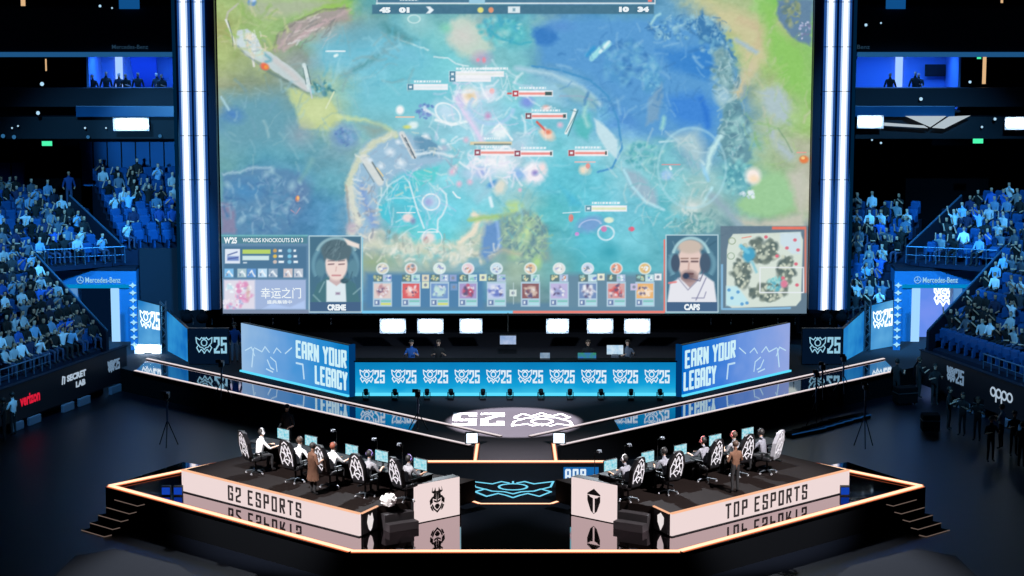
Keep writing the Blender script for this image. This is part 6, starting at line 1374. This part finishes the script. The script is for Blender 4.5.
# concourse: deck edges, glass fronts, suites
YU = 113.0; TN = []
def band(x0, x1, y0, y1, Y, m, name, label, d=1.2, cat='deck edge', top=None):
    a, b = atY(x0, y1, Y), atY(x1, y0, Y); bm = BM(); box(bm, a.x, b.x, 0, d, a.z, b.z, bev=.02)
    return one('mounted_' + name, bm, m, M((0, Y, 0)), label, cat) if 'light' in name else struct('trim_%d' % (TN.append(1) or len(TN)), bm, m, M((0, Y, 0)))
dk = mat('deck fascia', (8, 22, 38), .7, var=.3, vscale=.4); glassb = mat('blue glass front', (22, 84, 130), .3, spec=.6, var=.3, vscale=.5)
ledge = emit('blue ledge light', (36, 96, 150), .75)
for s in (-1, 1):
    nm = 'left' if s < 0 else 'right'
    def XX(a, b): return (a, b) if s < 0 else (2 * CX - b, 2 * CX - a)
    band(*XX(-12, 173), 8, 52, YU, dk, 'upper_deck_fascia', 'broad dark upper deck fascia on the %s' % nm, 2.5)
    band(*XX(-12, 173), 52.5, 57, YU - .1, ledge, 'ledge_light', 'long thin blue ledge light under the %s upper deck' % nm, .3, 'light strip')
    bm = BM(); a = atY(112 if s < 0 else 857, 49, YU - .02); text(bm, 'Mercedes-Benz', a.x, a.z, 1.7 if s < 0 else .9, .2, 0, .01, bold=.01) if s < 0 else text(bm, 'Benz', a.x, a.z, .6, .2, 0, .01, bold=.01)
    one('fascia_sign', bm, emit('faint lettering', (38, 66, 88), .7), M((0, YU - .02, 0)), 'faint sponsor lettering on the %s upper deck fascia' % nm, 'lettering')
    band(*XX(-12, 176), 88, 107, YU, dk, 'balcony_front', 'dark balcony front below the %s suites' % nm, .5, 'balcony')
    band(*XX(76, 176), 106, 117, YU - .2, glassb, 'balcony_glass', 'blue glass balcony strip on the %s above the flood lamp' % nm, .1, 'balustrade')
    band(*XX(-12, 176), 117, 139, YU + .1, mat('concourse fascia', (7, 24, 36), .7, var=.4, vscale=.8), 'concourse_fascia', 'dark concourse fascia around the %s flood lamp' % nm, 3, 'deck edge')
    # suite room
    x0, x1 = XX(88, 173) if s < 0 else (857, 961)
    a, b = atY(x0, 111, YU), atY(x1, 57, YU); t = thing('suite_room', 'blue-lit hospitality room with an open front on the %s' % nm, 'room', M((0, YU, 0)))
    rm = mat('suite wall', (110, 150, 215), .8)
    bm = BM(); box(bm, a.x, b.x, 4.0, 4.1, a.z, b.z + .1); part('rear_wall', bm, rm, t)
    bm = BM(); box(bm, a.x - .1, a.x, .5, 4.1, a.z, b.z + .1); box(bm, b.x, b.x + .1, .5, 4.1, a.z, b.z + .1); part('side_walls', bm, rm, t)
    bm = BM(); box(bm, a.x - .1, b.x + .1, .3, 4.1, a.z - .1, a.z); part('room_floor', bm, dk, t)
    bm = BM(); box(bm, a.x - .1, b.x + .1, .3, 4.1, b.z + .1, b.z + .2); part('room_ceiling', bm, rm, t)
    cxx = (atY(119, 70, YU + 3.9) if s < 0 else atY(899, 70, YU + 3.9)).x
    bm = BM(); box(bm, cxx - .17, cxx + .17, 3.85, 3.99, a.z + .0, b.z); part('light_column', bm, emit('pale blue column', (150, 185, 255), 1.3), t)
    if s > 0:
        q = atY(935, 70, YU + 3.7); bm = BM(); box(bm, q.x - .5, q.x + .5, 3.6, 3.7, q.z - .3, q.z + .28, bev=.02); part('wall_screen', bm, black, t)
    if s < 0:
        bm = BM(); q = atY(140, 70, YU + 3); plate(bm, [(q.x - .5, b.z), (q.x + .8, b.z), (q.x + .9, a.z), (q.x - .1, a.z)], 3.0, .1); part('hanging_drape', bm, mat('dark blue drape', (14, 50, 130), .8), t)
    ld = bpy.data.lights.new('suite light', 'AREA'); ld.energy = 230; ld.color = (.06, .28, 1); ld.shape = 'RECTANGLE'; ld.size = (b.x - a.x) * .8; ld.size_y = 1.5
    lo = bpy.data.objects.new('suite_light', ld); COL.objects.link(lo); lo.location = ((a.x + b.x) / 2, YU + 1.6, b.z + .05)
    # balcony guests
    for k, px in enumerate((93, 105, 117, 126, 137, 155, 162) if s < 0 else (890, 916, 921)):
        q = atY(px, 88.5, YU + 1.0); q.z = a.z + .005; q.y = YU + 1.0 + (k % 3) * .35
        spectator(q, pi + RND.uniform(-.4, .4), '', 'guest', '%s blue-lit suite' % nm, True, TOPS[2])
    for k in range(9 if s < 0 else 3):
        px = 120 + k * 5.6 if s < 0 else 905 + k * 13
        q = atY(px, 106, YU + .9); bm = None
        spectator(Vector((q.x, q.y, q.z - .55)), pi + RND.uniform(-.5, .5), '', 'balcony terrace', 'row below the %s suite' % nm, False, TOPS[[0, 2, 1, 2, 4][k % 5]])
    a2, b2 = atY(XX(76, 176)[0], 108, YU), atY(XX(76, 176)[1], 107, YU)
    bm = BM(); box(bm, a2.x, b2.x, .5, 1.6, a2.z - .5, atY(100, 106, YU + .9).z - .553); struct('terrace_deck', bm, concrete)
# floods on the concourse fascia
blinder(131.5, 124, YU - .3, 1.5, .42, 'big white flood lamp on the left concourse fascia', 0, None, 2.8, 6)
blinder(870, 121.5, YU - .3, 1.05, .42, 'white flood lamp on the right concourse fascia next to the light tower', 0, None, 2.8, 5)
blinder(1016, 123, YU - .3, .9, .4, 'white flood lamp at the right edge of the picture on the fascia', 0, None, 2.8, 4)
# slanted white panels right
for lb, pts in (('white triangular light panel on the right concourse', [(905, 116), (946, 116), (930, 127)]), ('white slanted light panel right of the triangular one', [(949, 116.5), (970, 115.5), (944, 128.5), (932, 127.5)]), ('thin pale light blade running from the right flood lamp', [(884, 122.5), (924, 125.5), (928, 128), (884, 125.5)])):
    q = [atY(a, b, YU - .25) for a, b in pts]; bm = BM(); plate(bm, [(p.x, p.z) for p in q], 0, .08); one('mounted_light_panel', bm, emit('light panel', (190, 205, 215), .85), M((0, YU - .25, 0)), lb, 'light panel')
# exit signs and warm lamps
for px, py, s_, lb in ((47, 143.5, 1, 'small glowing green exit sign above the left portal'), (978, 141, 1, 'small glowing green exit sign on the dark right wall'), (979, 58, .4, 'tiny green lamp under the right upper deck')):
    q = atY(px, py, YU - .4); t = thing('exit_sign', lb, 'sign', M(q)); bm = BM(); box(bm, -.26 * s_, .26 * s_, 0, .06, -.13 * s_, .13 * s_, bev=.01); part('housing', bm, black, t)
    bm = BM(); box(bm, -.24 * s_, .24 * s_, -.012, -.001, -.11 * s_, .11 * s_); part('lit_face', bm, emit('green exit light', (70, 225, 160), 1.3), t)
for px, y0, y1, w_, lb in ((23, -6, 6, .2, 'warm vertical lamp at the top left'), (46, 59, 71, .06, 'thin warm vertical lamp in the dark left suite'), (984, 57, 84, .16, 'warm vertical lamp in the dark right suite'), (1002, -4, 3, .1, 'small warm lamp at the top right')):
    a, b = atY(px, y1, YU - .5 if y1 < 20 else YU + .6), atY(px, y0, YU - .5 if y1 < 20 else YU + .6); t = thing('wall_lamp', lb, 'lamp', M(a)); h_ = b.z - a.z
    bm = BM(); box(bm, -w_ / 2, w_ / 2, 0, .08, 0, h_, bev=.01); part('glowing_tube', bm, emit('warm lamp', (235, 190, 140), .9), t); bm = BM(); box(bm, -w_ / 2 - .03, w_ / 2 + .03, .08, .14, -.04, h_ + .04); part('back_plate', bm, black, t)
# small glints: phones and lamps held up in the dark decks
gl = emit('small lamp', (170, 210, 235), 1.1)
for k, (px, py, Y) in enumerate(((100, 6, YU - .2), (112, 8, YU - .2), (866, 25, YU - .2), (881, 23, YU - .2), (42, 84, YU - .1), (38, 113, YU - .3), (921, 99, YU - .1), (995, 119, YU - .1), (982, 127, YU), (12, 128, YU), (18, 126, YU), (85, 128, YU), (106, 128, YU), (160, 136, YU), (88, 137, YU), (872, 140, YU), (881, 143, YU), (970, 82, YU - .1), (3, 136, YU), (14, 137, YU))):
    q = atY(px, py, Y - .1); t = thing('mounted_lamp', 'tiny pale %s' % ['lamp near the top of the left upper deck', 'lamp beside its twin at the top of the left upper deck', 'sparkling lamp on the right upper fascia', 'faint lamp on the right upper fascia', 'bright lamp before the dark left suite', 'white signal lamp on the left balcony', 'starry lamp below the right suite', 'starry lamp on the right concourse', 'starry lamp below its twin on the right', 'lamp on the left concourse edge', 'lamp at the far left of the concourse', 'lamp left of the flood lamp', 'lamp between left flood lamp and portal', 'round lamp under the left flood lamp', 'pair lamp above the left cladding', 'lamp under the right flood lamp', 'white lamp under the right flood lamp', 'square lamp by the right suite', 'lamp at the left picture edge', 'round lamp near the left edge'][k], 'lamp', M(q))
    r_ = .7 * (.09, .06, .1, .06, .14, .13, .12, .1, .08, .06, .06, .07, .06, .12, .12, .06, .08, .1, .14, .14)[k]
    bm = BM(); ball(bm, (0, 0, 0), r_, (1, .5, 1), 8, 6); part('lens', bm, gl if k not in (13, 14, 18, 19) else emit('dim blue lamp', (50, 110, 160), .8), t, True); bm = BM(); tube(bm, (0, .02, 0), (0, .12, 0), r_ * 1.1, 8); part('housing', bm, black, t)
for s, xs_ in ((-1, (119, 139)), (1, (886, 906))):
    a, b = atY(xs_[0], 9, YU - .3), atY(xs_[1], -6, YU - .3); bm = BM(); box(bm, a.x, b.x, 0, .1, a.z, b.z, bev=.02); one('mounted_screen', bm, emit('dim blue screen', (18, 86, 150), .8), M((0, YU - .3, 0)), 'small blue screen at the top of the %s upper deck' % ('left' if s < 0 else 'right'), 'screen')
# portal shadows behind the corner stands
for s in (-1, 1):
    x = (26, 80) if s < 0 else (905, 990); a, b = atY(x[0], 205, 116.6), atY(x[1], 150, 116.6); bm = BM(); box(bm, a.x, b.x, 0, .3, 0, b.z); one('dark_portal', bm, matte, M((0, 116.6, 0)), 'black entrance portal behind the %s corner stand' % ('left' if s < 0 else 'right'), 'portal')
# standing people on the aisles
p = at(119, 261, 4.62).lerp(at(66, 202.5, 6.6), .93); p.z = 6.357; spectator(p, pi + .3, '', 'top', 'left aisle before the black portal', True, TOPS[5])
# ------------------------------------------------------------------ floor crew, camera stands, beacons
def tripod(px, py, h, label, z=0.0, cam_=True, ang=0):
    p = at(px, py, z); t = thing('camera_tripod', label, 'camera', M(p, ang))
    for k in range(3): a = 2 * pi * k / 3 + .5; bm = BM(); tube(bm, (.42 * cos(a), .42 * sin(a), .012), (0, 0, h * .55), .02); part('leg', bm, black, t)
    bm = BM(); tube(bm, (0, 0, h * .5), (0, 0, h), .04); part('column', bm, mat('grey column', (74, 92, 118), .4, .4), t)
    if cam_:
        bm = BM(); box(bm, -.1, .1, -.2, .25, h, h + .22, bev=.03); tube(bm, (0, .25, h + .11), (0, .45, h + .11), .07, 10); part('camera_body', bm, black, t)
        bm = BM(); tube(bm, (0, -.2, h + .05), (.15, -.5, h - .1), .012); box(bm, -.2, .02, -.25, -.22, h + .2, h + .34); part('handle', bm, black, t)
    return t
tripod(168, 446, 1.9, 'tall camera stand on the dark floor left of the podium', 0)
tripod(418, 431, 1.35, 'camera on a stand in front of the left walkway', Z1)
tripod(864, 447, 2.3, 'tall pole stand on the dark floor right of the podium', 0)
tripod(815.5, 428, 2.1, 'dark camera stand before the right walkway', 0)
tripod(843, 392, 1.3, 'broad dark camera rig at the far end of the right walkway', Z1)
tripod(822, 398, 1.2, 'small camera rig halfway along the right walkway', Z1)
tripod(222, 398, 1.3, 'camera stand beside the left walkway edge', Z1)
for px, py in ((28, 405), (970, 398)):
    p = at(px, py, 0); t = thing('beacon_post', 'short red post with a lit amber top before the %s board' % ('left' if px < 500 else 'right'), 'beacon', M(p))
    bm = BM(); tube(bm, (0, 0, 0), (0, 0, .75), .1, 10, .08); part('post', bm, emit('dim red', (150, 20, 50), .5), t); bm = BM(); tube(bm, (0, 0, .75), (0, 0, .86), .2, 12, .05); part('lit_top', bm, emit('amber lamp', (240, 190, 90), 1.1), t)
for s in (-1, 1):   # low dark equipment steps with blue edges right behind the podium
    if s > 0:
        for k in range(6):
            a, b = at(792 + k * 9, 438 - k * 2.6, 0.0), at(826 + k * 9, 431 - k * 2.6, 0.0)
            m_, L = MAB(a, b); t = thing('cable_ramp', 'low dark blue-edged ramp right of the stage, %s of six from the near end' % ORD[k].replace('front', 'first'), 'ramp', m_, 'blue-edged ramps')
            bm = BM(); box(bm, 0, L, 0, .5, 0, .16, bev=.02); part('block', bm, matte, t); bm = BM(); box(bm, 0, L, -.02, .0, .12, .16); part('edge_strip', bm, emit('dim blue edge', (24, 74, 130), .6), t)
crew = [(14, 436, 'left', t_white), (5, 442, 'left', t_black), (948, 430, 'right', t_black), (962, 436, 'right', t_black), (977, 441, 'right', t_black), (1001, 449, 'right', t_white), (1013, 456, 'right', t_black), (934, 405, 'right', t_black), (990, 462, 'right', t_black), (1021, 468, 'right', t_black), (896, 400, 'right', t_black), (918, 398, 'right', t_black)]
cl = ['crew member in a pale shirt before the red lettering at the left edge', 'crew member in black at the very left edge of the floor', 'crew member in black just right of the blue-lit walkway end, before the emblem board', 'crew member in black second from the left among those before the right board',
      'crew member in black beside the red beacon on the right', 'crew member in a pale top below the white four-letter word', 'crew member in black right of the pale-topped one', 'crew member in black left of the emblem board on the right', 'crew member in black in the lowest right group, left one', 'crew member in black at the lowest right edge', 'crew member in black behind the tall right pole stand', 'crew member in black between the pole stand and the emblem board']
for (px, py, sd, tp), lb in zip(crew, cl):
    hero('stand4', M(at(px, py, 0), RND.uniform(0, 6)), lb, tp, leg_black, RND.randint(0, 1), 0, sit=False)
for k, (px, py, w_) in enumerate(((930, 432, .7), (905, 404, .9), (985, 415, .8))):
    p = at(px, py, 0); t = thing('equipment_case', 'dark flight case on the right floor, %s' % ['lowest one', 'by the walkway end', 'below the white lettering'][k], 'case', M(p, .3 * k)); bm = BM(); box(bm, -w_ / 2, w_ / 2, -.3, .3, .08, .75, bev=.03); part('body', bm, matte, t)
    bm = BM(); box(bm, -w_ / 2 - .01, w_ / 2 + .01, -.31, .31, .5, .53); part('metal_band', bm, steel, t)
    for x in (-1, 1):
        for y in (-1, 1): bm = BM(); tube(bm, (x * (w_ / 2 - .1) - .02, y * .2, .04), (x * (w_ / 2 - .1) + .02, y * .2, .04), .04); part('wheel', bm, black, t)
for s in (-1, 1):
    if s > 0:
        p = at(596, 497, Z1); t = thing('display_case', 'blue glowing display case with white lettering behind the right emblem box', 'display case', M(p + Vector((-.35, .3, 0))))
        bm = BM(); box(bm, -.8, .5, 0, .5, 0, .35, bev=.02); part('base', bm, emit('deep blue glow', (10, 60, 150), .7), t)
        bm = BM(); box(bm, -.75, .45, .2, .3, .35, .9); gp = part('lit_panel', bm, emit('blue panel glow', (30, 120, 200), .7), t)
        bm = BM(); block(bm, 'A', -.7, .42, .22, .44, .07, .2, .01); block(bm, 'O', -.44, .42, .22, .44, .07, .2, .01); block(bm, 'R', -.18, .42, .22, .44, .07, .2, .01); part('lettering', bm, white_text, gp)
    for k, px in enumerate((166, 178)):
        px_ = px if s < 0 else 2 * CX - px - 20 - k * 10
        p = at(px_, 497, Z1 if 0 else 0); t = thing('floor_monitor', 'small blue-lit box on the floor outside the %s podium, %s one' % ('left' if s < 0 else 'right', ['outer', 'inner'][k]), 'monitor', M((p.x, p.y, Z1)) if k < 0 else M(at(px_, 496, Z1)))
        bm = BM(); box(bm, -.16, .16, 0, .2, 0, .34, bev=.02); part('case', bm, black, t); bm = BM(); box(bm, -.14, .14, -.01, 0, .05, .3); part('screen', bm, emit('blue monitor glow', (20, 70, 190), .8), t)
print('SPEC', NSPEC, 'SEAT', NSEAT)
# ------------------------------------------------------------------ light
w = bpy.data.worlds.new('world'); SC.world = w; w.use_nodes = True
w.node_tree.nodes['Background'].inputs[0].default_value = (.05, .25, .8, 1); w.node_tree.nodes['Background'].inputs[1].default_value = .012
def spot(name, loc, tgt, energy, col, size, blend=.4, rad=.3):
    d = bpy.data.lights.new(name, 'SPOT'); d.energy = energy; d.color = col; d.spot_size = radians(size); d.spot_blend = blend; d.shadow_soft_size = rad
    o = bpy.data.objects.new(name, d); COL.objects.link(o); o.location = loc; v = Vector(tgt) - Vector(loc); o.rotation_euler = v.to_track_quat('-Z', 'Y').to_euler(); return o
# round pool of light on the rear floor
dc = at(514, 422, Z1); spot('floor_spot', (dc.x, dc.y + .5, 26), dc, 190000, (1, .92, .96), 2 * math.degrees(math.atan(2.75 / 25)), .25, .05)
# blue audience wash
B1 = (.13, .52, 1.0)
for s in (-1, 1):
    spot('audience_wash', (s * 12, 80, 24), (s * 22.5, 102, 2.5), 30000, B1, 40, .6)
    spot('audience_wash', (-17, 90, 11.5), (-16.6, 117, 8.9), 11000, B1, 18, .6) if s < 0 else None
    spot('audience_wash', (s * 22, 90, 25), (s * 17.5, 111, 4.6), 23000, B1, 38, .6)
    spot('tunnel_wash', (s * 13, 97, 12), (s * 18.5, 108.5, 3), 12000, (.05, .4, .95), 44, .6)
# white key for the players
for s in (-1, 1):
    spot('player_key', (s * 14, 66, 20), (s * 6.2, 78.5, 2.4), 70000, (1, .95, .94), 30, .5, .2)
    spot('player_back', (s * 1, 92, 16), (s * 6.5, 78.5, 2.4), 30000, (.85, .92, 1), 30, .5, .2)
spot('counter_fill', (0, 88, 9), (0, 99, 2.4), 5000, (.6, .8, 1), 60, .6)  # unseen fill spot added to brighten the people behind the counter
spot('floor_wash', (-4, 70, 26), (-14, 95, 0), 2600, (.1, .4, 1), 50, .8)
SC.view_settings.view_transform = 'Standard'; SC.view_settings.look = 'None'; SC.view_settings.exposure = 0; SC.view_settings.gamma = 1; SC.view_settings.use_curve_mapping = False
SC.cycles.use_denoising = True; SC.cycles.max_bounces = 5; SC.cycles.diffuse_bounces = 2; SC.cycles.glossy_bounces = 3; SC.cycles.sample_clamp_indirect = 3
for o_ in SC.objects:
    l_ = o_.get('label')
    if l_ and not 4 <= len(l_.replace('-', ' ').split()) <= 16: print('LABEL', len(l_.split()), o_.name, l_)
